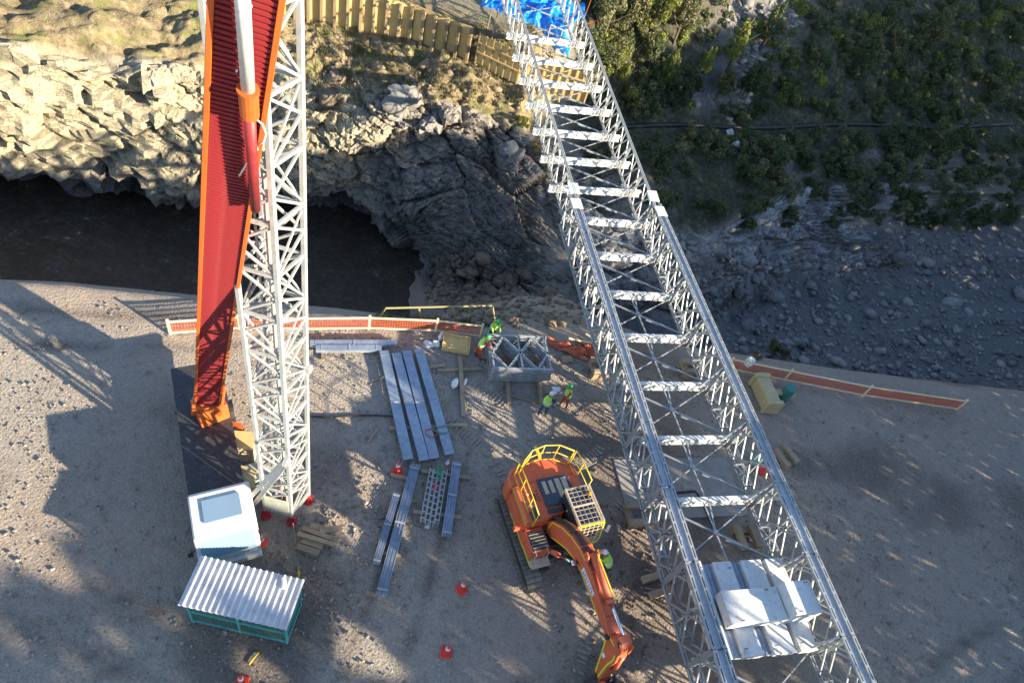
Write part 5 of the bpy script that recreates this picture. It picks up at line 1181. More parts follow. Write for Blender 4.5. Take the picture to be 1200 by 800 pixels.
# battened form work under the nose of the bridge
F = [WP[-1]+Vector((.05, .05, 0)), at(606, 93, 0), at(690, 118, 0)]
fw = empty('form_work', tuple(F[0])); tag(fw, 'battened plywood form work with two horizontal rails under the tip of the bridge', 'form work')
FT = sum((b-a).length for a, b in zip(F[:-1], F[1:])); nF = int(FT/.62)
for k in range(nF+1):
    p, d_ = along(F, min(k*.62, FT)); n_ = Vector((d_.y, -d_.x, 0)); q = p-F[0]
    b = MB(); b.obox(q+n_*.1+Vector((0, 0, .9)), d_*.055, n_*.07, (0, 0, 1.25)); b.build('batten', M['post'], fw)
    if k < nF:
        p2, _ = along(F, min((k+1)*.62, FT)); dd = p2-p; b = MB(); b.obox(q+dd*.5+Vector((0, 0, .85)), dd*.5, n_*.02, (0, 0, 1.2)); b.build('plywood_sheet', M['ply'], fw)
for z in (.75, 1.5):
    for a, c in zip(F[:-1], F[1:]):
        d_ = (c-a).normalized(); n_ = Vector((d_.y, -d_.x, 0)); b = MB(); b.bar(a-F[0]+n_*.22+Vector((0, 0, z)), c-F[0]+n_*.22+Vector((0, 0, z)), .09, .1); b.build('rail', M['post'], fw)
for i, (a, c) in enumerate(((at(622, 54, 1.4), at(668, 70, 1.2)), (at(626, 82, .8), at(672, 96, .6)), (at(655, 120, -.6), at(662, 62, 1.8)), (at(640, 128, -.8), at(648, 84, 1.0)))):
    b = MB(); b.bar(a-F[0], c-F[0], .08, .1); b.build('brace', M['post'], fw)
# tarpaulin over the far landing
ctr = at(625, 13, 2.4); tw, th_ = 7.9, 7.0; n = 90; dF = (F[2]-F[0]).normalized(); nF_ = Vector((-dF.y, dF.x, 0))
vs = []
U = np.linspace(-1, 1, n); A, B = np.meshgrid(U, U, indexing='ij'); q = np.stack([A.ravel()*2.2, B.ravel()*1.8, np.zeros(n*n)], 1)
wv = fbm(q, 1.1, 4, 91)*.6; wf1, wf2, _w, _pl = voro(q*1.5+5, 33, True); rg_ = (1-np.abs(vnoise(q*1.3+4, 61)))**3*.5+(1-np.abs(vnoise(q*2.7+9, 62)))**3*.28+(1-np.abs(vnoise(q*5.5+2, 63)))**2*.1; wv = wv*.6+rg_
drape = np.clip((-B.ravel()-.35)/.65, 0, 1)
for a, b_, z, dr in zip(A.ravel(), B.ravel(), wv, drape):
    p = dF*(a*tw/2+.25*math.sin(b_*4))+nF_*(b_*th_/2*(1-.3*dr)+.15*math.sin(a*6)); vs.append(p+Vector((0, 0, .35+z-2.0*dr*dr+.25*abs(a)*-1)))
b = MB(); b.add(vs, [(i*n+j, (i+1)*n+j, (i+1)*n+j+1, i*n+j+1) for i in range(n-1) for j in range(n-1)])
o = b.build('tarpaulin', M['tarp'], smooth=True, loc=tuple(ctr)); md = o.modifiers.new('thick', 'SOLIDIFY'); md.thickness = .02
tag(o, 'crumpled bright blue tarpaulin spread over the far landing at the bridge tip', 'tarpaulin')
P = at(642, 44, 2.3); e = empty('white_rail', tuple(P), BRZ*0+math.atan2(dF.y, dF.x)); tag(e, 'small white rail frame standing before the blue tarpaulin', 'rail')
b = MB(); b.bar((0, 0, 1.0), (2.0, 0, .85), .07, .07); b.build('rail', M['white'], e)
for x in (0, 1.0, 2.0): b = MB(); b.bar((x, 0, 0), (x, 0, 1.0-.075*x), .06, .06); b.build('post', M['white'], e)
P = hit(683, 34) or at(683, 34, 2); P = at(684, 20, 2.4); e = empty('flag', tuple(P)); tag(e, 'red and white flag on a thin pole beside the blue tarpaulin', 'flag')
b = MB(); b.tube([(0, 0, -1), (.25, .1, 2.6)], .03, 6); b.build('pole', M['crane_orange'], e)
for i, mt in enumerate(('tape', 'red')):
    b = MB(); n = 10
    vs = []
    for k in range(n): u = k/(n-1); vs += [Vector((.25-u*1.0, .1+.12*math.sin(u*5), 2.6-i*.42-.12*u)), Vector((.25-u*1.0, .1+.12*math.sin(u*5+.3), 2.18-i*.42-.12*u))]
    b.add(vs, [(2*k, 2*k+2, 2*k+3, 2*k+1) for k in range(n-1)]); o = b.build('flag_cloth', M[mt], e, smooth=True); o.modifiers.new('t', 'SOLIDIFY').thickness = .01
b = MB(); b.tube([at(687, 29, 2.6), at(712, 20, 1.5)], .025, 6); b.tube([at(712, 20, 1.5), at(760, 6, 4)], .025, 6); tag(b.build('red_line', M['red']), 'thin red line strung from the flag pole to the hillside', 'line')
for i, (px, py, L) in enumerate(((577, 42, 2.6), (571, 34, 1.6))):
    P = at(px, py, 2.0); b = MB(); b.tube([(0, 0, -.6), (.05, 0, L*.8)], .04, 6); tag(b.build('stake', M['timber'], loc=tuple(P)), 'taller stake left of the blue tarpaulin' if i == 0 else 'shorter stake left of the blue tarpaulin', 'stake')

# ------------------------------------------------------------------ stones and boulders
def rock_template(seed, sub=1):
    bm = bmesh.new(); bmesh.ops.create_icosphere(bm, subdivisions=sub, radius=1); co = np.array([v.co[:] for v in bm.verts]); fs = np.array([[v.index for v in f.verts] for f in bm.faces]); bm.free()
    r = np.random.default_rng(seed); co = co*(1+r.uniform(-.42, .3, (len(co), 1)))*r.uniform(.7, 1.25, 3); return co, fs
rr0 = random.Random(5)
TEMPL = [rock_template(i) for i in range(6)]
def scatter(name, pts, sizes, mat, label=None, cat=None, flat=.65):
    V_, F_ = [], []; base = 0
    for p, s_ in zip(pts, sizes):
        co, fs = TEMPL[RNG.integers(6)]; a = RNG.uniform(0, 6.28); c, n = math.cos(a), math.sin(a); sc = s_*RNG.uniform(.7, 1.3, 3); q = co*sc*np.array([1, 1, flat])
        q = np.stack([q[:, 0]*c-q[:, 1]*n, q[:, 0]*n+q[:, 1]*c, q[:, 2]], 1)+np.array(p)+np.array([0, 0, s_*.2]); V_.append(q); F_.append(fs+base); base += len(q)
    V_ = np.concatenate(V_); F_ = np.concatenate(F_); me = bpy.data.meshes.new(name); me.vertices.add(len(V_)); me.vertices.foreach_set('co', V_.astype(np.float32).ravel())
    me.loops.add(F_.size); me.loops.foreach_set('vertex_index', F_.ravel().astype(np.int32)); me.polygons.add(len(F_)); me.polygons.foreach_set('loop_start', np.arange(0, F_.size, 3, dtype=np.int32)); me.polygons.foreach_set('loop_total', np.full(len(F_), 3, dtype=np.int32))
    me.update(calc_edges=True); me.materials.append(M[mat]); o = inst(name, me); tag(o, label, cat, kind='stuff'); return o
# gravel over the pad: denser in drifts
xy_ = np.stack([RNG.uniform(-26, 34, 90000), RNG.uniform(1, 29, 90000), np.zeros(90000)], 1)
den = fbm(xy_, .22, 3, 101)*.5+fbm(xy_, .9, 2, 103)*.25
t_ = xy_[:, 0]*PV.x+xy_[:, 1]*PV.y; s_ = xy_[:, 0]*DV.x+xy_[:, 1]*DV.y
edge = np.interp(t_, [-26, -4.4, -1.1, 13, 24, 30, 60], [23.3, 22.9, 22.4, 20.9, 19.0, 19, 15])
drift = np.exp(-((xy_[:, 0]+3.9)/2.4)**2-((xy_[:, 1]-10.8)/3.4)**2)*1.1
keep = (RNG.uniform(0, 1, 90000) < np.clip(.24+den*.5+drift, .05, .95)) & (s_ < edge-.3) & ~((t_ > 12.5) & (t_ < 18.7) & (s_ > 10.9) & (s_ < 14.3))
gp = xy_[keep]; gs = np.clip(np.exp(RNG.normal(-3.72, .5, len(gp))), .011, .09)*(1+.25*np.clip(drift[keep], 0, 1)); print('gravel', len(gp))
scatter('gravel', gp, gs, 'stone', 'loose crushed stone strewn over the yard', 'gravel')
pm = MB()
for run in ([(3.0, 15.5), (1.2, 17.2), (-1.6, 18.4), (-4.5, 18.0)], [(5.4, 15.8), (6.6, 17.6), (7.2, 20.0)], [(7.2, 13.2), (7.6, 10.0), (7.2, 6.0), (7.4, 3.0)]):
    P_ = [Vector((x, y, 0)) for x, y in run]
    for a, c in zip(P_[:-1], P_[1:]):
        d_ = (c-a); n = int(d_.length/.19); dd = d_.normalized(); nn = Vector((-dd.y, dd.x, 0))
        for off in (-1.25, 1.25):
            for k in range(n):
                if rr0.random() < .4: continue
                p = a+dd*(k*.19+rr0.uniform(-.02, .02))+nn*(off+rr0.uniform(-.03, .03)); hh = rr0.uniform(.008, .02); L_ = .29*rr0.uniform(.7, 1)
                pm.add([p-nn*L_-dd*.05, p+nn*L_-dd*.05, p+nn*L_+dd*.05, p-nn*L_+dd*.05, p-nn*L_*.9+Vector((0, 0, hh)), p+nn*L_*.9+Vector((0, 0, hh))], [(0, 1, 5, 4), (2, 3, 4, 5), (0, 4, 3), (1, 2, 5)])
tag(pm.build('track_prints', M['terrain']), 'crawler track prints pressed into the yard around the machine', 'tracks', kind='stuff')
n = 900; cx_ = RNG.normal(7.6, 1.1, n); cy_ = RNG.uniform(2.5, 15.5, n); scatter('earth_clods', np.stack([cx_, cy_, np.zeros(n)], 1), np.clip(np.exp(RNG.normal(-3.3, .5, n)), .015, .1), 'clod', 'dark clods churned up between the machine and the bridge', 'clods')
# broken rock on the gorge floor to the right and the brown spoil at the edge
def on_terrain(px0, px1, py0, py1, n, seed):
    r = np.random.default_rng(seed); out = []
    for _ in range(n):
        p = hit(r.uniform(px0, px1), r.uniform(py0, py1))
        if p is not None and p.z > -15.3: out.append(p)
    return out
pr_ = on_terrain(790, 1360, 270, 480, 6400, 5)
pr_ = [p for p in pr_ if p.z < -1.2 and ts(p)[1] < 37.5+max(0, ts(p)[0]-29)*.62]
scatter('broken_rock', [tuple(p) for p in pr_], np.exp(np.random.default_rng(6).normal(-2.15, .65, len(pr_))), 'boulder', 'grey broken rock covering the gorge floor right of the bridge', 'rock')
pr_ = [p for p in on_terrain(520, 690, 320, 385, 500, 8) if p.z < -.05]
scatter('brown_spoil', [tuple(p) for p in pr_], np.exp(np.random.default_rng(9).normal(-2.0, .5, len(pr_))), 'rubble', 'brown broken rock and spoil spilling over the pad edge', 'rubble')
pr_ = [p for p in on_terrain(500, 575, 300, 362, 420, 33) if p.z < -3]
scatter('bank_rubble', [tuple(p) for p in pr_], np.exp(np.random.default_rng(34).normal(-1.9, .6, len(pr_))), 'rubble', 'fallen rock at the right-hand end of the dark pool', 'rubble')
pr_ = [p for p in on_terrain(850, 990, 0, 142, 900, 35) if abs(ts(p)[0]-38.5-(ts(p)[1]-60)*.75) < 4.2]
scatter('chute_rock', [tuple(p) for p in pr_], np.exp(np.random.default_rng(36).normal(-1.6, .5, len(pr_))), 'boulder', 'grey rock debris in the chute at the upper right of the hillside', 'rock')
pr_ = on_terrain(366, 640, 40, 130, 500, 12)
scatter('slope_stones', [tuple(p) for p in pr_], np.exp(np.random.default_rng(13).normal(-2.2, .6, len(pr_))), 'rubble', 'stones and clods on the sunlit soil slope below the plywood wall', 'stones')
# boulders one can tell apart
bt_ = rock_template(77, 3)
def boulder(px, py, sz, mat, label, seed, name='boulder', P=None):
    P = P or hit(px, py)
    if P is None: return
    bm = bmesh.new(); bmesh.ops.create_icosphere(bm, subdivisions=4, radius=1); co = np.array([v.co[:] for v in bm.verts])
    f1, f2, idv, pl = voro(co*1.0+seed*3.7, seed, True); n = (idv-.5)*.3+pl*1.3+fbm(co, 2.2, 3, seed)*.07
    for v, k in zip(bm.verts, n): v.co = Vector(v.co)*(1+k); v.co = Vector((v.co.x*sz[0], v.co.y*sz[1], v.co.z*sz[2]))
    me = bpy.data.meshes.new(name); bm.to_mesh(me); bm.free(); me.materials.append(M[mat]); return tag(inst(name, me, None, (P.x, P.y, P.z+sz[2]*.25), (0, 0, seed)), label, 'boulder', 'boulders about the gorge')
BL = [(388, 356, (1.5, .8, .75), 'boulder', 'pale smooth boulder just beyond the barrier at the edge of the pool'), (470, 356, (.8, .5, .4), 'boulder', 'low grey boulder above the wooden hand rail'),
 (548, 346, (.7, .55, .55), 'rubble', 'sunlit brown boulder at the foot of the cliff left of the bridge'), (590, 333, (.9, .7, .65), 'rubble', 'biggest brown boulder in the spoil left of the bridge'), (575, 344, (.6, .5, .5), 'rubble', 'brown boulder below the biggest one in the spoil'),
 (612, 318, (.8, .6, .5), 'rubble', 'brown boulder highest in the spoil, close to the strata'), (640, 345, (.5, .4, .35), 'rubble', 'small brown boulder in the spoil nearest the left truss'),
 (392, 92, (.9, .7, .5), 'rubble', 'pale sunlit rock beside the mast on the far bank'), (425, 100, (.8, .6, .45), 'rubble', 'pale sunlit rock right of the one beside the mast'), (470, 122, (1.3, 1.0, .9), 'boulder', 'square grey block on the lip of the cliff'), (505, 147, (.9, .7, .7), 'boulder', 'round grey block just under the lip of the cliff'),
 (596, 185, (1.0, .8, .9), 'boulder', 'reddish grey block in the upper cliff near the left truss'), (486, 212, (.8, .6, .7), 'boulder', 'pale square block standing out of the middle of the cliff'),
 (868, 340, (1.3, .9, .9), 'boulder', 'large pale boulder on the gorge floor right of the bridge'), (880, 385, (.8, .7, .6), 'boulder', 'boulder on the gorge floor closest to the right barrier'), (905, 350, (.9, .8, .6), 'boulder', 'boulder near the right side of the gorge floor'), (845, 372, (.7, .6, .5), 'boulder', 'small boulder below the large pale one on the gorge floor')]
for i, (px, py, sz, mt, lb) in enumerate(BL): boulder(px, py, sz, mt, lb, i+1)
for i, (px, py) in enumerate(((855, 156), (862, 168))):
    P = hit(px, py); boulder(px, py, (.4, .3, .3), 'tape', ['upper white painted rock on the path across the gorge', 'lower white painted rock beside the path across the gorge'][i], 30+i, 'white_rock')
# dark line, drawn as a black tube, along the bench path across the gorge
pts = []
for px in range(690, 1210, 26):
    P = hit(px, 150+2*math.sin(px*.03)-(px-700)*.004)
    if P: pts.append(P+Vector((0, 0, .1)))
b = MB(); b.tube(pts, .22, 8); tag(b.build('dark_line', M['black'], smooth=True), 'dark line following the path across the gorge right of the bridge', 'pipe')

# ------------------------------------------------------------------ plants
def leaf_mesh(name, n, rad, lsz, mat, seed, clumps=9, taper=0.0, narrow=1.0):
    r = np.random.default_rng(seed); cl = r.normal(0, 1, (clumps, 3)); cl /= np.linalg.norm(cl, axis=1, keepdims=True); cl *= r.uniform(.35, .85, (clumps, 1)); cr = r.uniform(.22, .42, clumps)
    ci = r.integers(0, clumps, n); d = r.normal(0, 1, (n, 3)); d /= np.linalg.norm(d, axis=1, keepdims=True); p = cl[ci]+d*(cr[ci]*r.uniform(.3, 1, n)**.5)[:, None]
    p = p*np.array([1, 1, 1]); 
    if taper: p[:, :2] *= (1-taper*np.clip((p[:, 2]+1)/2, 0, 1))[:, None]
    p = p*np.array(rad)+np.array([0, 0, rad[2]])
    nrm = d+r.normal(0, .7, (n, 3)); nrm /= np.linalg.norm(nrm, axis=1, keepdims=True); a = np.cross(nrm, r.normal(0, 1, (n, 3))); a /= np.linalg.norm(a, axis=1, keepdims=True); b = np.cross(nrm, a)
    s = lsz*r.uniform(.6, 1.4, (n, 1)); V_ = np.stack([p-a*s, p+b*s*.5*narrow, p+a*s, p-b*s*.5*narrow], 1).reshape(-1, 3); F_ = np.arange(4*n).reshape(n, 4)
    me = bpy.data.meshes.new(name); me.vertices.add(4*n); me.vertices.foreach_set('co', V_.astype(np.float32).ravel()); me.loops.add(4*n); me.loops.foreach_set('vertex_index', F_.ravel().astype(np.int32))
    me.polygons.add(n); me.polygons.foreach_set('loop_start', np.arange(0, 4*n, 4, dtype=np.int32)); me.polygons.foreach_set('loop_total', np.full(n, 4, dtype=np.int32)); me.update(calc_edges=True); me.materials.append(M[mat]); return me
def limb_mesh(name, h, r0, seed, nl=6, spread=.5):
    r = random.Random(seed); b = MB(); b.tube([(0, 0, -.3), (r.uniform(-.05, .05)*h, r.uniform(-.05, .05)*h, h*.45), (r.uniform(-.08, .08)*h, r.uniform(-.08, .08)*h, h)], [r0, r0*.7, r0*.25], 7)
    for k in range(nl):
        a = k*2.4+r.random(); z = h*(.3+.6*k/nl); L = h*spread*(1-.5*k/nl); b.tube([(0, 0, z), (math.cos(a)*L*.5, math.sin(a)*L*.5, z+L*.3), (math.cos(a)*L, math.sin(a)*L, z+L*.75)], [r0*.4, r0*.25, r0*.1], 5)
    return b.mesh(name, M['bark'])
BUSH = {}
for mt in ('leaf_d', 'leaf_o', 'leaf_y', 'leaf_s'):
    BUSH[mt] = [leaf_mesh('foliage', 620, (1, 1, .8), .12, mt, hash(mt) % 97*0+i*13+len(mt)+ord(mt[-1]), 11) for i in range(3)]
STEM = [limb_mesh('stem', .9, .05, i, 6, .8) for i in range(3)]
TREEC = {mt: [leaf_mesh('crown', 2600, (1, 1, 1.5), .075, mt, 50+i*7+ord(mt[-1]), 16, .45) for i in range(3)] for mt in ('leaf_d', 'leaf_o', 'leaf_y')}
TRUNK = [limb_mesh('trunk', 1.0, .03, 20+i, 8, .35) for i in range(3)]
cnt = [0]
def bush(P, s, mt, label, group, hs=1.0):
    k = cnt[0]; cnt[0] += 1; e = empty('shrub', (P.x, P.y, P.z-.1*s), k*1.7); tag(e, label, 'shrub', group)
    inst('foliage', BUSH[mt][k % 3], e, (0, 0, 0), (0, 0, 0), (s, s*(.8+.3*((k*7) % 5)/5), s*hs)); inst('stem', STEM[k % 3], e, (0, 0, 0), (0, 0, 0), (s, s, s*hs)); return e
def tree(P, h, r, mt, label, group='trees on the hillside across the gorge'):
    k = cnt[0]; cnt[0] += 1; e = empty('hillside_tree', (P.x, P.y, P.z-.1), k*1.3); tag(e, label, 'tree', group)
    inst('trunk', TRUNK[k % 3], e, (0, 0, 0), (0, 0, 0), (h, h, h*.95)); inst('crown', TREEC[mt][k % 3], e, (0, 0, h*.16), (0, 0, 0), (r, r*.9, h*.29)); return e
TR = [(705, 45, 5.0, 1.7, 'leaf_o', 'olive tree directly right of the blue tarpaulin'), (733, 40, 5.5, 1.9, 'leaf_o', 'broad olive tree second from the blue tarpaulin'), (762, 42, 6.2, 2.2, 'leaf_y', 'yellowish bushy tree at the top, in the middle of the slope right of the bridge'), (790, 50, 5.0, 1.6, 'leaf_o', 'olive tree right of the yellowish bushy one, by the bare rib'),
 (725, 108, 3.4, .8, 'leaf_y', 'small bright yellow-green tree close to the right truss'), (772, 112, 4.4, 1.1, 'leaf_y', 'bright yellow-green tree in the middle of the slope above the path'), (818, 96, 3.8, 1.0, 'leaf_y', 'slim bright tree left of the tallest one on the slope'), (846, 92, 6.5, 1.2, 'leaf_y', 'tallest slim tree with a bright tip, right side of the slope'), (838, 122, 4.2, 1.6, 'leaf_o', 'wide green tree below the tallest slim one'),
 (800, 125, 3.8, 1.5, 'leaf_d', 'dark tree low on the slope just above the path'), (868, 120, 4.6, 1.8, 'leaf_d', 'dark tree on the slope at the right above the white rocks'), (890, 60, 5.0, 1.6, 'leaf_d', 'dark tree high on the right beside the rock chute'), (905, 205, 3.6, 1.7, 'leaf_d', 'dark round tree below the path at the right'), (880, 215, 3.0, 1.4, 'leaf_o', 'green tree below the white rocks'), (755, 90, 4.0, 1.3, 'leaf_d', 'dark tree behind the bright ones near the bridge'), (1000, 90, 5.5, 1.8, 'leaf_d', 'dark tree far up the slope at the right margin'), (1080, 60, 6.0, 2.0, 'leaf_o', 'olive tree farthest up the slope at the right margin'), (1100, 190, 5.0, 2.0, 'leaf_d', 'dark tree below the path at the right margin')]
for px, py, h, r, mt, lb in TR:
    P = hit(px, py)
    if P: tree(P, h, r, mt, lb)
rr = random.Random(4)
def leaf_cloud(name, spots, mats, label, per, lsz, seed):
    r = np.random.default_rng(seed); me = bpy.data.meshes.new(name); V_ = []; mi = []
    for (P, rad, m_) in spots:
        n = int(per*min(2.2, max(.5, rad))); k = 7; cl = r.normal(0, 1, (k, 3)); cl /= np.linalg.norm(cl, axis=1, keepdims=True); cl *= r.uniform(.3, .85, (k, 1)); cr = r.uniform(.2, .42, k); ci = r.integers(0, k, n)
        d = r.normal(0, 1, (n, 3)); d /= np.linalg.norm(d, axis=1, keepdims=True); p = (cl[ci]+d*(cr[ci]*r.uniform(.3, 1, n)**.5)[:, None])*rad*np.array([1, 1, r.uniform(.7, 1.1)])+np.array([P.x, P.y, P.z+rad*.5])
        nn = d+r.normal(0, .7, (n, 3)); nn /= np.linalg.norm(nn, axis=1, keepdims=True); a = np.cross(nn, r.normal(0, 1, (n, 3))); a /= np.linalg.norm(a, axis=1, keepdims=True); b = np.cross(nn, a)
        s_ = lsz*r.uniform(.6, 1.4, (n, 1)); V_.append(np.stack([p-a*s_, p+b*s_*.5, p+a*s_, p-b*s_*.5], 1).reshape(-1, 3)); mi += [m_]*n
    V_ = np.concatenate(V_); N = len(V_)//4; me.vertices.add(4*N); me.vertices.foreach_set('co', V_.astype(np.float32).ravel()); me.loops.add(4*N); me.loops.foreach_set('vertex_index', np.arange(4*N, dtype=np.int32))
    me.polygons.add(N); me.polygons.foreach_set('loop_start', np.arange(0, 4*N, 4, dtype=np.int32)); me.polygons.foreach_set('loop_total', np.full(N, 4, dtype=np.int32)); me.update(calc_edges=True)
    for m_ in mats: me.materials.append(M[m_])
    me.polygons.foreach_set('material_index', np.array(mi, dtype=np.int32)); return tag(inst(name, me), label, 'scrub', kind='stuff')
spots = []
while len(spots) < 680:
    px, py = rr.uniform(690, 1360), rr.uniform(1, 268); P = hit(px, py)
    if not P: continue
    t_, s_ = ts(P); chute = (t_-38.5-(s_-60)*.75)**2 < 9 and py < 140
    if t_ < 19 or abs(py-150) < 7 or (chute and rr.random() < .85) or (py > 205 and px < 900 and rr.random() < .75): continue
    spots.append((P, rr.uniform(.5, 1.7), rr.choice((0, 0, 0, 1, 1, 1, 2) if py < 130 else (0, 0, 0, 1))))
leaf_cloud('hillside_scrub', spots, ['leaf_d', 'leaf_o', 'leaf_y'], 'dense dark scrub covering the shady hillside right of the bridge', 620, .105, 31)
spots = []
while len(spots) < 120:
    px, py = rr.uniform(300, 660), rr.uniform(28, 215); P = hit(px, py)
    if not P or (py > 120 and rr.random() < .75): continue
    spots.append((P, rr.uniform(.18, .45), rr.choice((0, 0, 1, 2))))
leaf_cloud('dry_scrub', spots, ['leaf_s', 'leaf_o', 'leaf_y'], 'low dry scrub on the soil slope and the cliff left of the bridge', 240, .06, 32)
for i, (px, py, s_, mt, lb) in enumerate(((612, 150, .75, 'leaf_y', 'yellow-green shrub on the cliff edge right beside the left truss'), (628, 175, .7, 'leaf_s', 'dry shrub hanging below the yellow-green one by the left truss'), (480, 105, .7, 'leaf_y', 'green tuft on the lip of the cliff above the square block'), (905, 412, .8, 'leaf_y', 'yellow-green bush at the pad edge in front of the right barrier'), (918, 418, .7, 'leaf_o', 'olive bush beside the yellow-green one at the right barrier'), (885, 420, .4, 'leaf_o', 'small bush between the white sack and the yellow-green bush'))):
    P = hit(px, py)
    if P: bush(P, s_, mt, lb, None)
# grass below the pad edge
def grass(name, pts, h, mat, label):
    r = np.random.default_rng(3); P = np.array([tuple(p) for p in pts]); n = len(P); a = r.uniform(0, 6.28, n); w = np.stack([np.cos(a), np.sin(a), np.zeros(n)], 1)*.018; lean = np.stack([r.normal(0, .3, n), r.normal(0, .3, n), np.ones(n)], 1)*(h*r.uniform(.4, 1.3, n))[:, None]
    V_ = np.stack([P-w, P+w, P+lean], 1).reshape(-1, 3); me = bpy.data.meshes.new(name); me.from_pydata(V_.tolist(), [], np.arange(3*n).reshape(n, 3).tolist()); me.materials.append(M[mat]); return tag(inst(name, me), label, 'grass', kind='stuff')
base = on_terrain(440, 585, 362, 384, 420, 21); gpts = []
for p in base:
    if -1.6 < p.z < .02:
        for _ in range(14): q = p+Vector((rr.gauss(0, .12), rr.gauss(0, .12), 0)); gpts.append(q)
if gpts: grass('edge_grass', gpts, .25, 'leaf_d', 'green grass along the pad edge above the pool')
base = on_terrain(366, 650, 30, 120, 900, 22); gpts = []
for p in base:
    for _ in range(14): gpts.append(p+Vector((rr.gauss(0, .16), rr.gauss(0, .16), 0)))
grass('dry_grass', gpts, .3, 'leaf_s', 'dry yellow grass on the sunlit soil slope')
base = on_terrain(690, 1360, 2, 265, 3300, 23); gpts = []
for p in base:
    if ts(p)[0] > 19:
        for _ in range(9): gpts.append(p+Vector((rr.gauss(0, .3), rr.gauss(0, .3), 0)))
grass('hillside_grass', gpts, .5, 'leaf_o', 'rough dull grass between the shrubs on the hillside')

# ------------------------------------------------------------------ unseen leaf screen added between the low sun and the yard to shape shade
SU = Vector((math.sin(R(SUN_AZ)), math.cos(R(SUN_AZ)), 0)); SV = Vector((-SU.y, SU.x, 0)); TE = math.tan(R(SUN_EL))
if SV.y < 0: SV = -SV
def qe(P): return P.dot(SV), P.z-P.dot(SU)*TE
WT = 34.0                                                       # distance of the leaf screen along the sun direction
patch = [  # gaps cut into the added leaf screen to let strips of light through: ground polygons in the photograph
 [(545, 458), (600, 470), (660, 535), (640, 545), (545, 498)], [(392, 722), (430, 735), (478, 790), (470, 800), (400, 790)], [(466, 640), (492, 640), (516, 660), (500, 668)], [(396, 410), (410, 410), (414, 448), (400, 440)],
 [(281, 760), (310, 765), (340, 800), (281, 800)], [(560, 680), (585, 690), (580, 700), (558, 690)], [(700, 480), (735, 520), (735, 545), (700, 530)], [(281, 395), (310, 395), (310, 425), (281, 430)], [(600, 600), (625, 640), (630, 682), (606, 680)], [(640, 385), (700, 402), (700, 430), (640, 405)], [(790, 535), (800, 545), (798, 560), (786, 552)], [(700, 560), (740, 575), (748, 600), (705, 600)]]
PQ = [[qe(at(x, y, 0.0)) for x, y in pl] for pl in patch]
def inpoly(q, e, pl):
    c = False; j = len(pl)-1
    for i in range(len(pl)):
        (xi, yi), (xj, yj) = pl[i], pl[j]
        if (yi > e) != (yj > e) and q < (xj-xi)*(e-yi)/(yj-yi)+xi: c = not c
        j = i
    return c
QT = [-30, 5, 7.5, 9, 10, 15.5, 17, 20, 23, 26, 30.5, 33.5, 38.5, 40.5, 43.5, 46, 49, 53, 60, 73, 120]
ET = [4.4, 4.2, 3.9, 3.1, 3.0, 3.0, 3.4, 2.6, 1.8, .9, 1.0, 1.9, 2.2, 2.6, 2.6, 2.0, 2.4, 3.0, 3.4, 4.6, 10]
def etop(q): return float(np.interp(q, QT, ET))
def wline(t, q): return t*PV.dot(SU)+(q-t*PV.dot(SV))/DV.dot(SV)*DV.dot(SU)
def isopen(q, e):                                                # holes left in the leaf screen for the trusses, excavator and lit patches
    wl, wr = wline(12.7, q), wline(17.9, q)                       # where the sun line crosses the two trusses
    if 10.4 < q < 26 and 1.5-wr*TE < e < (2.3 if q < 17 else 1.5)-wl*TE: return True
    if 11 < q < 15.8 and 1.9 < e: return True
    if 8.9 < q <= 11 and 1.3 < e < 2.4: return True
    return q < 44 and any(inpoly(q, e, pl) for pl in PQ)
rng = np.random.default_rng(17); tv = []; tf_ = []
NT = 200000; BOT = -WT*TE-.2
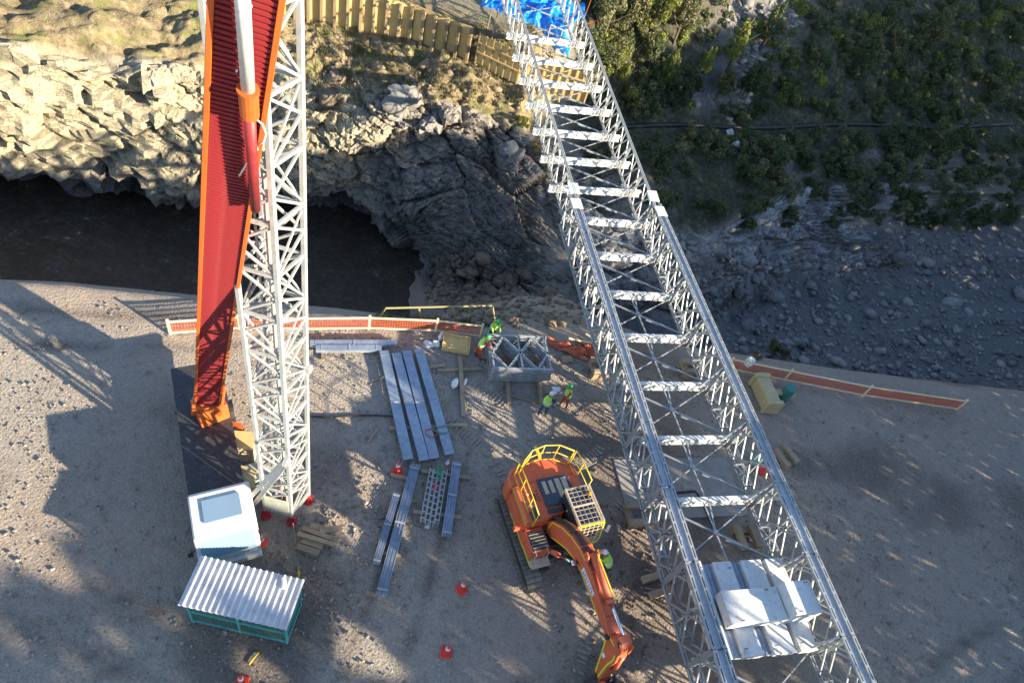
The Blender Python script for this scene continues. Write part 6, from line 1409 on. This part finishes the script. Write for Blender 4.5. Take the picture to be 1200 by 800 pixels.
qs = np.where(rng.uniform(0, 1, NT) < .62, rng.uniform(-30, 46, NT), rng.uniform(46, 120, NT)); fr_ = rng.uniform(0, 1, NT)
NRM = rng.normal(0, .5, (NT, 3))+np.array(SU[:]); AX = np.cross(rng.normal(0, 1, (NT, 3)), NRM); AX /= np.linalg.norm(AX, axis=1, keepdims=True); BX = np.cross(NRM, AX); BX /= np.linalg.norm(BX, axis=1, keepdims=True)
TOPS = np.interp(qs, QT, ET)+.3*np.sin(qs*1.9)+.2*np.sin(qs*4.3+1); BOT = np.where(qs > 42, -62*TE-12.0, BOT); ES = BOT+(TOPS-BOT)*fr_; WS = np.where(qs > 42, 62.0, WT)+rng.uniform(-1, 1, NT)
KEEP = np.array([not isopen(float(q), float(e)) for q, e in zip(qs, ES)]); SZ = np.where(qs < 46, rng.uniform(.13, .24, NT), rng.uniform(.28, .5, NT))[:, None]
PC = WS[:, None]*np.array(SU[:])+qs[:, None]*np.array(SV[:])+(ES+WS*TE)[:, None]*np.array([0, 0, 1.])
VV = np.stack([PC-AX*SZ, PC+BX*SZ*.6, PC+AX*SZ, PC-BX*SZ*.6], 1)[KEEP].reshape(-1, 3); n_ = len(VV)//4
me = bpy.data.meshes.new('shade_screen'); me.vertices.add(4*n_); me.vertices.foreach_set('co', VV.astype(np.float32).ravel()); me.loops.add(4*n_); me.loops.foreach_set('vertex_index', np.arange(4*n_, dtype=np.int32))
me.polygons.add(n_); me.polygons.foreach_set('loop_start', np.arange(0, 4*n_, 4, dtype=np.int32)); me.polygons.foreach_set('loop_total', np.full(n_, 4, dtype=np.int32)); me.update(calc_edges=True)
me.materials.append(M['leaf_d']); tag(inst('shade_screen', me), 'unseen leaf screen added east of the site to shape its sun and shade', 'trees', kind='stuff')
b = MB()
for k in range(44):
    q = -29+k*3.3; p = SU*(WT if q < 42 else 62.0)+SV*q; b.tube([p+Vector((0, 0, -.3)), p+Vector((.1, .1, max(2.0, (etop(q)+(WT if q < 42 else 62.0)*TE)*.9)))], [.16, .05], 6)
tag(b.build('shade_screen_trunks', M['bark']), 'trunks added under the unseen leaf screen east of the site', 'trees', kind='stuff')
